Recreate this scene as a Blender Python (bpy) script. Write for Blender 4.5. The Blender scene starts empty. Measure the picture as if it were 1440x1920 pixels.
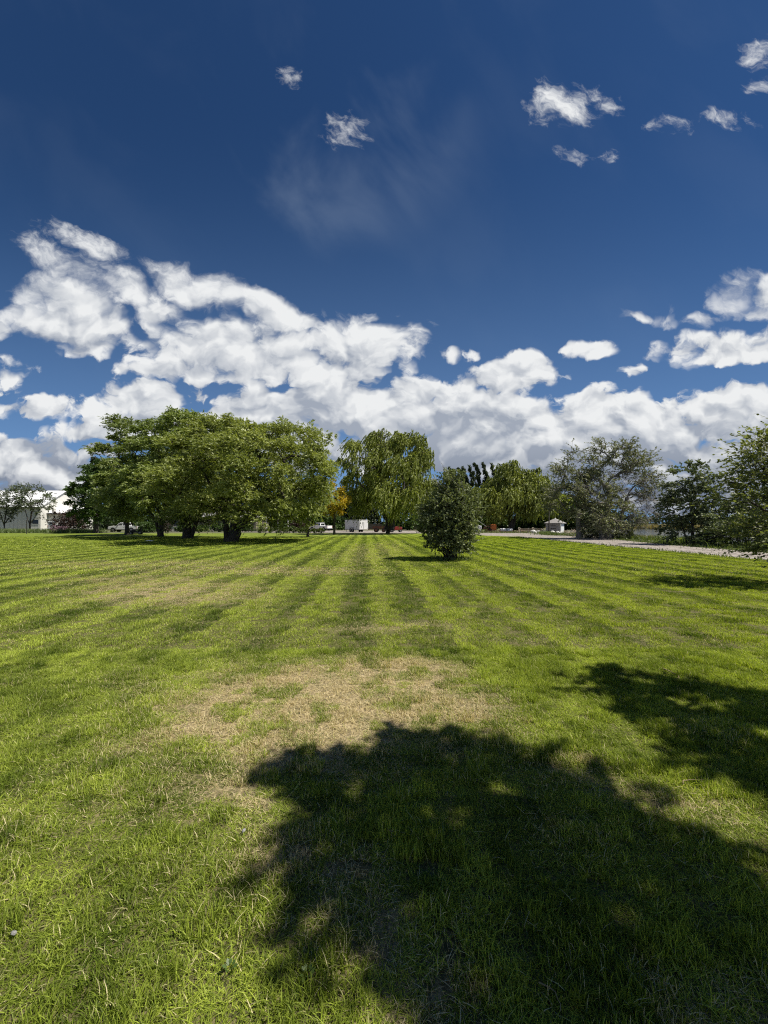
import bpy, math, random
import numpy as np
R = math.radians
SC = bpy.context.scene
COL = SC.collection

# ------------------------------------------------------------------ camera
F, HZ, CAMZ = 721.0, 983.0, 1.5            # focal length in photo pixels, horizon row, eye height
cam_d = bpy.data.cameras.new('camera')
cam_d.sensor_fit = 'VERTICAL'; cam_d.sensor_height = 36.0; cam_d.lens = F / 1920 * 36
cam_d.shift_y = (HZ - 960) / 1920
cam_d.clip_start = 0.05; cam_d.clip_end = 9000
cam = bpy.data.objects.new('camera', cam_d); COL.objects.link(cam)
cam.location = (0, 0, CAMZ); cam.rotation_euler = (R(90), 0, 0)
SC.camera = cam

# ------------------------------------------------------------------ light
SUN_AZ, SUN_EL = R(101), R(58)             # azimuth clockwise from the view direction (+Y)
sv = np.array([math.cos(SUN_EL)*math.sin(SUN_AZ), math.cos(SUN_EL)*math.cos(SUN_AZ), math.sin(SUN_EL)])
sun_d = bpy.data.lights.new('sun', 'SUN'); sun_d.energy = 5.0; sun_d.angle = R(0.53); sun_d.color = (1, .95, .86)
sun = bpy.data.objects.new('sun', sun_d); COL.objects.link(sun)
sun.rotation_euler = (R(90) - SUN_EL, 0, R(180) - SUN_AZ)
SC.view_settings.view_transform = 'Standard'; SC.view_settings.look = 'None'
SC.view_settings.exposure = 0.5; SC.view_settings.gamma = 1.0
SC.render.engine = 'CYCLES'
SC.cycles.use_denoising = False; SC.cycles.filter_width = 1.15
SC.cycles.max_bounces = 6; SC.cycles.diffuse_bounces = 2; SC.cycles.transmission_bounces = 4
SC.cycles.glossy_bounces = 2; SC.cycles.transparent_max_bounces = 4


class NT:
    """small helper to write node trees"""
    def __init__(s, tree):
        s.t = tree; s.n = tree.nodes; s.l = tree.links
    def put(s, sock, v):
        if v is None: return
        if isinstance(v, bpy.types.NodeSocket): s.l.new(v, sock)
        else:
            if hasattr(sock.default_value, '__len__') and not hasattr(v, '__len__'): v = [v]*len(sock.default_value)
            if hasattr(sock.default_value, '__len__') and len(sock.default_value) == 4 and len(v) == 3: v = (*v, 1)
            sock.default_value = v
    def m(s, op, a, b=None, c=None, clamp=False):
        n = s.n.new('ShaderNodeMath'); n.operation = op; n.use_clamp = clamp
        for i, v in enumerate((a, b, c)): s.put(n.inputs[i], v)
        return n.outputs[0]
    def v(s, op, a, b=None, c=None):
        n = s.n.new('ShaderNodeVectorMath'); n.operation = op
        s.put(n.inputs[0], a); s.put(n.inputs[1], b)
        if c is not None: s.put(n.inputs[2] if op == 'MULTIPLY_ADD' else n.inputs[3], c)
        return n.outputs['Value'] if op in ('LENGTH', 'DOT_PRODUCT', 'DISTANCE') else n.outputs['Vector']
    def xyz(s, x, y, z=0.0):
        n = s.n.new('ShaderNodeCombineXYZ')
        for i, q in enumerate((x, y, z)): s.put(n.inputs[i], q)
        return n.outputs[0]
    def sep(s, v):
        n = s.n.new('ShaderNodeSeparateXYZ'); s.put(n.inputs[0], v); return n.outputs
    def noise(s, vec, scale, detail=4, rough=.5, dist=0.0, dim='3D', col=False):
        n = s.n.new('ShaderNodeTexNoise'); n.noise_dimensions = dim
        s.put(n.inputs['Vector'], vec); n.inputs['Scale'].default_value = scale
        n.inputs['Detail'].default_value = detail; n.inputs['Roughness'].default_value = rough
        n.inputs['Distortion'].default_value = dist
        return n.outputs['Color' if col else 'Fac']
    def voro(s, vec, scale, dim='2D', detail=0, smooth=None):
        n = s.n.new('ShaderNodeTexVoronoi'); n.voronoi_dimensions = dim
        if smooth is not None: n.feature = 'SMOOTH_F1'; n.inputs['Smoothness'].default_value = smooth
        s.put(n.inputs['Vector'], vec); n.inputs['Scale'].default_value = scale; n.inputs['Detail'].default_value = detail
        return n.outputs['Distance']
    def rng(s, v, a, b, c=0.0, d=1.0, mode='SMOOTHSTEP'):
        n = s.n.new('ShaderNodeMapRange'); n.interpolation_type = mode
        for i, q in enumerate((v, a, b, c, d)): s.put(n.inputs[i], q)
        return n.outputs[0]
    def mix(s, f, a, b, mode='MIX'):
        n = s.n.new('ShaderNodeMix'); n.data_type = 'RGBA'; n.blend_type = mode
        s.put(n.inputs[0], f); s.put(n.inputs[6], a); s.put(n.inputs[7], b)
        return n.outputs[2]
    def node(s, typ, **kw):
        n = s.n.new(typ)
        for k, q in kw.items(): s.put(n.inputs[k.replace('_', ' ')], q)
        return n


# ------------------------------------------------------------------ sky: physical sky + fair weather clouds
def build_world():
    w = bpy.data.worlds.new('World'); SC.world = w; w.use_nodes = True
    w.cycles.sampling_method = 'NONE'
    t = NT(w.node_tree); w.node_tree.nodes.clear()
    sky = t.n.new('ShaderNodeTexSky'); sky.sky_type = 'NISHITA'; sky.sun_disc = False
    sky.sun_elevation = SUN_EL; sky.sun_rotation = SUN_AZ
    sky.altitude = 1500; sky.air_density = 1.15; sky.dust_density = .6; sky.ozone_density = 3.0
    STR = 0.05
    clear = t.mix(1.0, t.v('SCALE', sky.outputs[0], None, STR), (.315, .55, .80), 'MULTIPLY')
    d = t.n.new('ShaderNodeTexCoord').outputs['Generated']
    x, y, z = t.sep(d)[:]
    yy = t.m('MAXIMUM', t.m('ABSOLUTE', y), .22)
    u = t.m('DIVIDE', x, yy); v = t.m('DIVIDE', z, yy)
    P = t.xyz(u, v, t.m('MULTIPLY', t.m('SIGN', y), 3.0))
    P2 = t.xyz(u, v, 0)
    # (px, py, rx, ry, weight) of each cloud in the photograph's degrees of arc, axis aligned / tilted
    ax = [(130, 590, 124, 84, 1.3), (95, 545, 84, 48, 1.1), (175, 625, 94, 54, 1.1),
          (420, 645, 180, 66, 1.05), (560, 670, 240, 70, 1.05), (690, 645, 130, 64, 1.05), (340, 690, 130, 34, .7),
          (270, 745, 125, 36, 1.0), (110, 768, 180, 28, .9), (330, 790, 220, 32, .95), (230, 800, 170, 28, .8),
          (620, 770, 220, 70, 1.15), (820, 760, 260, 66, 1.15), (930, 800, 300, 66, 1.2), (560, 820, 150, 60, 1.0),
          (985, 685, 62, 28, 1.0), (940, 712, 130, 32, .95),
          (1190, 792, 190, 76, 1.25), (1380, 785, 170, 72, 1.25), (1120, 835, 330, 52, 1.15), (1500, 800, 200, 80, 1.2), (1330, 860, 250, 46, 1.0),
          (1440, 560, 130, 56, 1.0), (1345, 655, 135, 36, .95), (1420, 640, 90, 40, .9),
          (1112, 650, 66, 20, .85), (1190, 692, 32, 16, .55), (1250, 592, 44, 26, .62), (1185, 595, 34, 11, .6), (1312, 600, 36, 18, .6),
          (1066, 196, 92, 46, 1.15), (1430, 92, 44, 34, .60), (1366, 224, 50, 18, .42), (1270, 231, 42, 16, .32), (1424, 158, 30, 16, .36),
          (652, 246, 50, 42, .62), (548, 134, 30, 24, .30), (1086, 284, 30, 13, .28), (1132, 285, 24, 15, .28),
          (40, 868, 120, 56, 1.2), (150, 900, 90, 50, 1.1), (205, 846, 60, 18, .9), (5, 625, 40, 22, .8),
          (860, 665, 50, 16, .6), (880, 850, 170, 40, 1.0), (1250, 895, 300, 34, .9), (1080, 905, 260, 20, .75), (835, 900, 120, 18, .7), (640, 850, 120, 50, .9), (40, 915, 150, 30, .6), (1260, 938, 230, 34, 1.0), (1450, 930, 120, 30, .9), (830, 935, 130, 26, .85), (1600, 520, 160, 90, 1.0), (-120, 700, 160, 60, .9), (-100, 850, 170, 60, 1.0), (1700, 760, 200, 100, 1.2)]
    tl = [(150, 452, 100, 24, 1.0), (120, 490, 110, 30, 1.0), (360, 545, 115, 42, 1.2), (480, 575, 155, 38, 1.25), (545, 598, 85, 24, 1.1),
          (270, 560, 125, 40, 1.0), (230, 520, 75, 24, .8)]
    ang = R(-24); ca, sa = math.cos(ang), math.sin(ang)

    def field(off, rmin=0):
        """cloud amount at the direction, shifted by off; three clouds at a time in one vector"""
        p = P2
        if off: p = t.v('ADD', P2, (off[0], off[1], 0))
        else:
            w1 = t.noise(p, 5.0, 4, .6, dim='2D', col=True)
            p = t.v('MULTIPLY_ADD', t.v('SUBTRACT', w1, (.5, .5, .5)), (.11, .08, 0), p)
        pr = t.xyz(t.v('DOT_PRODUCT', p, (ca, sa, 0)), t.v('DOT_PRODUCT', p, (-sa, ca, 0)))
        cur = None
        for pp, lst, rot in ((p, ax, False), (pr, tl, True)):
            lst = [q for q in lst if q[2] >= rmin]
            so = t.sep(pp); uu = t.xyz(so[0], so[0], so[0]); vv = t.xyz(so[1], so[1], so[1])
            for i in range(0, len(lst), 3):
                g = (lst[i:i+3]*3)[:3]
                bx = [(q[0]-720)/F for q in g]; by = [(HZ-q[1])/F for q in g]
                if rot: bx, by = [a_*ca + b_*sa for a_, b_ in zip(bx, by)], [-a_*sa + b_*ca for a_, b_ in zip(bx, by)]
                du = t.v('MULTIPLY_ADD', uu, [F/q[2] for q in g], [-a_*F/q[2] for a_, q in zip(bx, g)])
                dv = t.v('MULTIPLY_ADD', vv, [F/q[3] for q in g], [-a_*F/q[3] for a_, q in zip(by, g)])
                val = t.v('MULTIPLY_ADD', t.v('MULTIPLY_ADD', du, du, t.v('MULTIPLY', dv, dv)), [-q[4] for q in g], [q[4] for q in g])
                cur = val if cur is None else t.v('MAXIMUM', cur, val)
        c = t.sep(cur)
        return t.m('SMOOTH_MAX', t.m('SMOOTH_MAX', c[0], c[1], .3), c[2], .3), p, pr
    M0, p0, pr0 = field(None)
    hi = t.rng(v, .48, .80)

    def detail(p, pr, fine):
        n1 = t.noise(t.v('MULTIPLY', p, (1, 1.45, 0)), 7.0, fine, .60, dim='2D')
        wn = t.v('MULTIPLY_ADD', t.xyz(n1, n1, 0), (.10, .08, 0), t.v('MULTIPLY', p, (1, 1.3, 0)))
        vo = t.voro(wn, 12.0, '2D', 1.0)
        n2 = t.noise(t.v('MULTIPLY', pr, (1, 1.9, 0)), 7.5, fine, .66, dim='2D')
        bill = t.m('MULTIPLY_ADD', vo, -.34, t.m('MULTIPLY_ADD', n1, .95, .22))
        return t.m('ADD', t.m('MULTIPLY', bill, t.m('SUBTRACT', 1, hi)), t.m('MULTIPLY', n2, hi)), n1
    n0, f0 = detail(p0, pr0, 8)
    D0 = t.m('ADD', t.m('MAXIMUM', M0, -1.2), t.m('MULTIPLY', t.m('SUBTRACT', n0, .5), t.rng(v, .55, .85, 2.4, 4.4)))
    edge = t.rng(v, .30, .85, .42, 1.7)
    alpha = t.rng(D0, .02, edge)
    # self shading: how much cloud lies between this spot and the sun (up and to the right)
    ps1 = t.v('ADD', p0, (.016, .030, 0)); prs1 = t.v('ADD', pr0, (.016*ca+.030*sa, -.016*sa+.030*ca, 0))
    n1, f1 = detail(ps1, prs1, 3)
    small = t.m('SUBTRACT', n0, n1)                                     # facing the sun > 0
    M2, p2, pr2 = field((.03, .085), 75)
    thick = t.rng(M2, -.1, 1.1)
    lit = t.m('ADD', t.m('MULTIPLY_ADD', small, 2.0, .84), t.m('MULTIPLY', thick, t.rng(v, .12, .42, -.80, -.26)))
    soft = t.noise(t.v('MULTIPLY', p0, (1, 2.4, 0)), 3.4, 4, .5, dim='2D')
    lit = t.m('ADD', lit, t.m('MULTIPLY', t.m('SUBTRACT', soft, .5), .55))
    low = t.rng(v, .05, .24)                                            # bases near the horizon are seen from below
    lit = t.m('SUBTRACT', lit, t.m('MULTIPLY', t.m('SUBTRACT', 1, low), .10))
    lit = t.rng(lit, .05, 1.0, 0, 1, 'LINEAR')
    ccol = t.mix(lit, t.mix(low, (.125, .150, .205), (.25, .28, .335)), (.60, .61, .615))
    # thin veils
    pv = t.xyz(t.v('DOT_PRODUCT', P2, (.8, .6, 0)), t.v('DOT_PRODUCT', P2, (-.6, .8, 0)))
    vn = t.noise(t.v('MULTIPLY', pv, (1.7, 1, 0)), 2.4, 5, .5, .3, dim='2D')
    q = t.v('MULTIPLY_ADD', P2, (F/300, F/260, 0), (-(620-720)/300, -(HZ-250)/260, 0))
    veil = t.m('MULTIPLY', t.rng(vn, .42, .8), t.rng(t.v('DOT_PRODUCT', q, q), 1.0, 0, .12, 1.0))
    base = t.mix(t.m('MULTIPLY', veil, .20), clear, (.28, .34, .42))
    hz = t.rng(v, .0, 1.15, 1.0, 0.0, 'LINEAR')                         # air thickens towards the horizon
    base = t.mix(t.m('MULTIPLY', t.m('POWER', hz, 2.6), .80), base, (.155, .275, .49))
    col = t.mix(t.m('MULTIPLY', alpha, t.rng(z, -.02, .0)), base, ccol)
    bg = t.node('ShaderNodeBackground', Color=col, Strength=1.0)
    out = t.n.new('ShaderNodeOutputWorld'); t.l.new(bg.outputs[0], out.inputs[0])
build_world()


# ------------------------------------------------------------------ helpers
def X(px, Y): return (px - 720) / F * Y
def Z(py, Y): return CAMZ + (HZ - py) / F * Y
def gy(py): return CAMZ * F / (py - HZ)
def gnd(px, py): Y = gy(py); return X(px, Y), Y

def link(o, parent=None):
    COL.objects.link(o)
    if parent is not None: o.parent = parent
    return o
def tag(o, label=None, cat=None, group=None, kind=None):
    for k, q in (('label', label), ('category', cat), ('group', group), ('kind', kind)):
        if q: o[k] = q
    return o
def thing(name, label, cat, loc=(0, 0, 0), rz=0.0, group=None):
    o = bpy.data.objects.new(name, None); o.empty_display_size = .2
    o.location = loc; o.rotation_euler = (0, 0, rz); link(o)
    return tag(o, label, cat, group)
ORD = ['first', 'second', 'third', 'fourth', 'fifth', 'sixth', 'seventh', 'eighth', 'ninth', 'tenth', 'eleventh', 'twelfth', 'thirteenth', 'fourteenth', 'fifteenth', 'sixteenth', 'seventeenth', 'eighteenth', 'nineteenth', 'twentieth', 'twenty-first']
def copy_at(o, loc, label, scale=(1, 1, 1), rz=0.0):
    c = copy_tree(o); c.location = loc; c.scale = scale; c.rotation_euler = (0, 0, rz); c['label'] = label
    return c
def copy_tree(o, parent=None):
    c = o.copy(); COL.objects.link(c)
    if parent is not None: c.parent = parent
    for ch in o.children: copy_tree(ch, c)
    return c

def np_mesh(name, V, faces, mats, smooth=False, attrs=None, midx=None):
    """faces: list of int arrays (n,3) / (n,4)"""
    me = bpy.data.meshes.new(name)
    V = np.asarray(V, np.float32).reshape(-1, 3)
    me.vertices.add(len(V)); me.vertices.foreach_set('co', V.ravel())
    fl = [np.asarray(f, np.int32) for f in faces if len(f)]
    loops = np.concatenate([f.ravel() for f in fl]); cnt = np.concatenate([np.full(len(f), f.shape[1], np.int32) for f in fl])
    me.loops.add(len(loops)); me.loops.foreach_set('vertex_index', loops)
    me.polygons.add(len(cnt)); st = np.zeros(len(cnt), np.int32); st[1:] = np.cumsum(cnt)[:-1]
    me.polygons.foreach_set('loop_start', st)
    if smooth: me.polygons.foreach_set('use_smooth', np.ones(len(cnt), bool))
    if midx is not None: me.polygons.foreach_set('material_index', np.asarray(midx, np.int32))
    for k, (dom, typ, arr) in (attrs or {}).items():
        a = me.attributes.new(k, typ, dom); a.data.foreach_set('value' if typ == 'FLOAT' else 'vector', np.asarray(arr, np.float32).ravel())
    for m in (mats if isinstance(mats, (list, tuple)) else [mats]): me.materials.append(m)
    me.update(calc_edges=True); me.validate()
    return me

class MB:
    """collects simple solids, builds ONE mesh object"""
    def __init__(s): s.V = []; s.F = []
    def add(s, vs, fs):
        o = len(s.V); s.V += [tuple(v) for v in vs]; s.F += [tuple(i + o for i in f) for f in fs]; return s
    def box(s, x0, x1, y0, y1, z0, z1):
        v = [(x, y, z) for z in (z0, z1) for x, y in ((x0, y0), (x1, y0), (x1, y1), (x0, y1))]
        return s.add(v, [(0, 3, 2, 1), (4, 5, 6, 7), (0, 1, 5, 4), (1, 2, 6, 5), (2, 3, 7, 6), (3, 0, 4, 7)])
    def frus(s, b, t, z0, z1):
        """b, t = (x0,x1,y0,y1) at bottom / top"""
        v = [(x, y, z0) for x, y in ((b[0], b[2]), (b[1], b[2]), (b[1], b[3]), (b[0], b[3]))] + [(x, y, z1) for x, y in ((t[0], t[2]), (t[1], t[2]), (t[1], t[3]), (t[0], t[3]))]
        return s.add(v, [(0, 3, 2, 1), (4, 5, 6, 7), (0, 1, 5, 4), (1, 2, 6, 5), (2, 3, 7, 6), (3, 0, 4, 7)])
    def prism(s, poly, y0, y1, axis='y'):
        """polygon (a,b) extruded along axis"""
        n = len(poly)
        f = {'y': lambda a, b, c: (a, c, b), 'x': lambda a, b, c: (c, a, b), 'z': lambda a, b, c: (a, b, c)}[axis]
        v = [f(a, b, y0) for a, b in poly] + [f(a, b, y1) for a, b in poly]
        return s.add(v, [tuple(range(n))[::-1], tuple(range(n, 2*n))] + [(i, (i+1) % n, n+(i+1) % n, n+i) for i in range(n)])
    def cyl(s, c, r, h, axis='z', n=14, r2=None):
        r2 = r if r2 is None else r2
        f = {'z': lambda a, b, q: (c[0]+a, c[1]+b, c[2]+q), 'y': lambda a, b, q: (c[0]+a, c[1]+q, c[2]+b), 'x': lambda a, b, q: (c[0]+q, c[1]+a, c[2]+b)}[axis]
        v = [f(r*math.cos(6.2832*i/n), r*math.sin(6.2832*i/n), 0) for i in range(n)] + [f(r2*math.cos(6.2832*i/n), r2*math.sin(6.2832*i/n), h) for i in range(n)]
        return s.add(v, [tuple(range(n))[::-1], tuple(range(n, 2*n))] + [(i, (i+1) % n, n+(i+1) % n, n+i) for i in range(n)])
    def bar(s, a, b, r, n=6):
        a = np.array(a, float); b = np.array(b, float); t = (b-a)/np.linalg.norm(b-a)
        q = np.cross(t, (0, 0, 1) if abs(t[2]) < .9 else (1, 0, 0)); q /= np.linalg.norm(q); w = np.cross(t, q)
        ring = [q*math.cos(6.2832*i/n)*r + w*math.sin(6.2832*i/n)*r for i in range(n)]
        v = [a+k for k in ring] + [b+k for k in ring]
        return s.add(v, [tuple(range(n))[::-1], tuple(range(n, 2*n))] + [(i, (i+1) % n, n+(i+1) % n, n+i) for i in range(n)])
    def build(s, name, m, parent=None, smooth=False, bevel=0.0):
        me = bpy.data.meshes.new(name); me.from_pydata(s.V, [], s.F); me.materials.append(m); me.update()
        import bmesh
        bm = bmesh.new(); bm.from_mesh(me); bmesh.ops.recalc_face_normals(bm, faces=bm.faces[:]); bm.to_mesh(me); bm.free()
        if smooth: me.polygons.foreach_set('use_smooth', [True]*len(me.polygons))
        o = bpy.data.objects.new(name, me); link(o, parent)
        if bevel:
            b = o.modifiers.new('bevel', 'BEVEL'); b.width = bevel; b.segments = 2; b.limit_method = 'ANGLE'
        return o

# ------------------------------------------------------------------ materials
def mat(name, c, rough=.7, var=.25, scale=6.0, metal=0.0, c2=None, bump=0.0, spec=.4):
    m = bpy.data.materials.new(name); m.use_nodes = True; t = NT(m.node_tree); t.n.clear()
    P = t.n.new('ShaderNodeTexCoord').outputs['Object']
    f = t.noise(P, scale, 5, .6)
    c2 = c2 or tuple(q*(1-var) for q in c)
    col = t.mix(t.rng(f, .3, .7), c2, c)
    b = t.node('ShaderNodeBsdfPrincipled', Base_Color=col, Roughness=rough, Metallic=metal)
    b.inputs['Specular IOR Level'].default_value = spec
    if bump:
        bn = t.node('ShaderNodeBump', Height=f, Strength=bump, Distance=.05); t.l.new(bn.outputs[0], b.inputs['Normal'])
    o = t.n.new('ShaderNodeOutputMaterial'); t.l.new(b.outputs[0], o.inputs[0])
    return m
def glass_mat(name):
    m = bpy.data.materials.new(name); m.use_nodes = True
    b = m.node_tree.nodes['Principled BSDF']; b.inputs['Base Color'].default_value = (.012, .014, .016, 1); b.inputs['Roughness'].default_value = .08
    return m
def leaf_mat(name, c1, c2, trans=.35, c3=None):
    """leaf colour between c1 and c2 by each leaf's own tint"""
    m = bpy.data.materials.new(name); m.use_nodes = True; t = NT(m.node_tree); t.n.clear()
    a = t.n.new('ShaderNodeAttribute'); a.attribute_name = 'tint'
    col = t.mix(a.outputs['Fac'], c1, c2)
    d = t.node('ShaderNodeBsdfDiffuse', Color=col)
    g = t.node('ShaderNodeBsdfGlossy', Color=(1, 1, .9), Roughness=.5)
    tr = t.node('ShaderNodeBsdfTranslucent', Color=t.mix(1.0, col, (1.25, 1.25, .55), 'MULTIPLY'))
    s1 = t.node('ShaderNodeMixShader', Fac=trans); t.l.new(d.outputs[0], s1.inputs[1]); t.l.new(tr.outputs[0], s1.inputs[2])
    s2 = t.node('ShaderNodeMixShader', Fac=.03); t.l.new(s1.outputs[0], s2.inputs[1]); t.l.new(g.outputs[0], s2.inputs[2])
    o = t.n.new('ShaderNodeOutputMaterial'); t.l.new(s2.outputs[0], o.inputs[0])
    return m
def bark_mat(name, c1, c2):
    m = bpy.data.materials.new(name); m.use_nodes = True; t = NT(m.node_tree); t.n.clear()
    P = t.n.new('ShaderNodeTexCoord').outputs['Object']
    f = t.noise(t.v('MULTIPLY', P, (1, 1, .22)), 11, 5, .65)
    b = t.node('ShaderNodeBsdfPrincipled', Base_Color=t.mix(t.rng(f, .35, .65), c1, c2), Roughness=.9)
    bn = t.node('ShaderNodeBump', Height=f, Strength=.8, Distance=.04); t.l.new(bn.outputs[0], b.inputs['Normal'])
    o = t.n.new('ShaderNodeOutputMaterial'); t.l.new(b.outputs[0], o.inputs[0])
    return m

LM = dict(
    willow=leaf_mat('willow_leaves', (.125, .162, .032), (.385, .425, .125), .38),
    willow_b=leaf_mat('weeping_willow_leaves', (.115, .150, .025), (.335, .375, .072), .38),
    willow_c=leaf_mat('greener_willow_leaves', (.100, .145, .030), (.310, .370, .110), .36),  # this willow's own slightly darker, greener leaf tone
    willow_d=leaf_mat('grey_willow_leaves', (.090, .128, .034), (.275, .325, .110), .36),
    maple=leaf_mat('maple_leaves', (.030, .062, .014), (.075, .130, .026), .3),
    burg=leaf_mat('burgundy_leaves', (.026, .017, .014), (.075, .042, .036), .25),
    lilac=leaf_mat('pale_flowers', (.16, .09, .13), (.36, .24, .30), .3),
    yellow=leaf_mat('yellow_leaves', (.26, .24, .02), (.68, .48, .03), .4),
    conifer=leaf_mat('conifer_needles', (.012, .022, .010), (.034, .052, .022), .1),
    poplar=leaf_mat('poplar_leaves', (.026, .042, .018), (.070, .095, .042), .25),
    bush=leaf_mat('bush_leaves', (.085, .112, .042), (.250, .290, .130), .30),
    olive=leaf_mat('elm_leaves', (.11, .125, .060), (.24, .26, .14), .3),
    locust=leaf_mat('dark_leaves', (.070, .096, .048), (.185, .220, .120), .32),
    bright=leaf_mat('bright_leaves', (.090, .120, .034), (.24, .27, .085), .38),
    young=leaf_mat('sapling_leaves', (.060, .085, .040), (.15, .185, .095), .35),
    weed=leaf_mat('weed_leaves', (.055, .090, .020), (.140, .185, .050), .35),
    reed=leaf_mat('reed_leaves', (.16, .13, .06), (.36, .30, .15), .3),
    far=leaf_mat('far_leaves', (.028, .042, .024), (.070, .092, .050), .2))
BARK = bark_mat('dark_bark', (.020, .016, .013), (.062, .050, .040))
BARKG = bark_mat('grey_bark', (.13, .118, .105), (.30, .275, .245))

# ------------------------------------------------------------------ trees
def unit(a): return a / np.maximum(np.linalg.norm(a, axis=-1, keepdims=True), 1e-9)

def tubes(paths, radii, sides):
    n, k, _ = paths.shape
    t = unit(np.gradient(paths, axis=1))
    ref = np.where(np.abs(t[..., 2:3]) < .85, np.array([0, 0, 1.0]), np.array([1.0, 0, 0]))
    a = unit(np.cross(t, ref)); b = np.cross(t, a)
    th = np.arange(sides) * 2*np.pi/sides
    V = paths[:, :, None, :] + radii[:, :, None, None] * (a[:, :, None, :]*np.cos(th)[None, None, :, None] + b[:, :, None, :]*np.sin(th)[None, None, :, None])
    idx = np.arange(n*k*sides).reshape(n, k, sides)
    q = np.stack([idx[:, :-1, :], np.roll(idx, -1, 2)[:, :-1, :], np.roll(idx, -1, 2)[:, 1:, :], idx[:, 1:, :]], -1).reshape(-1, 4)
    return V.reshape(-1, 3), q

def join(parts):
    V, Fq, o = [], [], 0
    for v, f in parts:
        V.append(v); Fq.append(f + o); o += len(v)
    return np.concatenate(V), np.concatenate(Fq)

def skeleton(rng, trunks, targets, r_trunk, r_tip, K=6, up=.25, wob=.06):
    """trunk polylines, then each target is joined to the nearest wood, limbs thicken with what they carry"""
    pos, par, plist = [], [], []
    for tr in trunks:
        tr = np.array(tr, float)
        s = np.linspace(0, len(tr)-1, 7)
        pts = np.stack([np.interp(s, np.arange(len(tr)), tr[:, i]) for i in range(3)], -1)
        pts[1:] += rng.normal(0, wob*.5, (6, 3)) * np.linalg.norm(tr[-1]-tr[0])*.15
        ids = []
        for j, p in enumerate(pts):
            pos.append(p); par.append(ids[-1] if ids else -1); ids.append(len(pos)-1)
        plist.append((ids, True))
    P = np.zeros((len(pos) + len(targets)*(K-1) + 5, 3)); P[:len(pos)] = pos; n = len(pos)
    root = np.mean([t[-1] for t in trunks], axis=0)
    allow = np.zeros(len(P), bool)
    for ids, _ in plist: allow[ids[3:]] = True
    order = np.argsort(np.linalg.norm(targets-root, axis=1))
    for ti in order:
        c = targets[ti]; cand = P[:n]
        dv = c - cand; dist = np.linalg.norm(dv, axis=1)
        cost = dist + np.maximum(0, cand[:, 2]-c[2])*.9 + np.where(allow[:n], 0, 1e6)
        j = int(np.argmin(cost)); a = P[j]
        pj = par[j]; dirp = unit(P[j]-P[pj]) if pj >= 0 else np.array([0, 0, 1.0])
        L = dist[j]; ctrl = a + (dirp*.35 + np.array([0, 0, up]))*L*.55 + unit(c-a)*L*.15
        s = np.linspace(0, 1, K)[1:, None]
        pts = (1-s)**2*a + 2*s*(1-s)*ctrl + s*s*c + rng.normal(0, wob, (K-1, 3))*L*.12
        ids = [j]
        for p in pts:
            P[n] = p; par.append(ids[-1]); allow[n] = True; ids.append(n); n += 1
        plist.append((ids, False))
    cnt = np.zeros(n)
    for ids, tr in plist:
        if not tr: cnt[ids[-1]] += 1
    for i in range(n-1, -1, -1):
        if par[i] >= 0: cnt[par[i]] += cnt[i]
    tot = max(len(targets), 1)
    rad = np.maximum(r_tip, r_trunk*(cnt/tot)**.56)
    A = [], []
    parts = []
    tp = [ids for ids, tr in plist if tr]; bp = [ids for ids, tr in plist if not tr]
    pt = P[np.array(tp)]; rt = rad[np.array(tp)].copy(); rt = np.maximum(rt, .42*r_trunk); rt[:, 0] *= 1.5; rt[:, 1] *= 1.12
    parts.append(tubes(pt, rt, 9))
    if bp:
        bp = np.array(bp); rb = rad[bp].copy(); rb[:, 0] = np.minimum(rb[:, 0], rb[:, 1]*1.25)
        big = rb[:, 1] > r_trunk*.3
        for selm, sd in ((big, 7), (~big, 4)):
            if selm.any(): parts.append(tubes(P[bp[selm]], rb[selm], sd))
    return join(parts)

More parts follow.
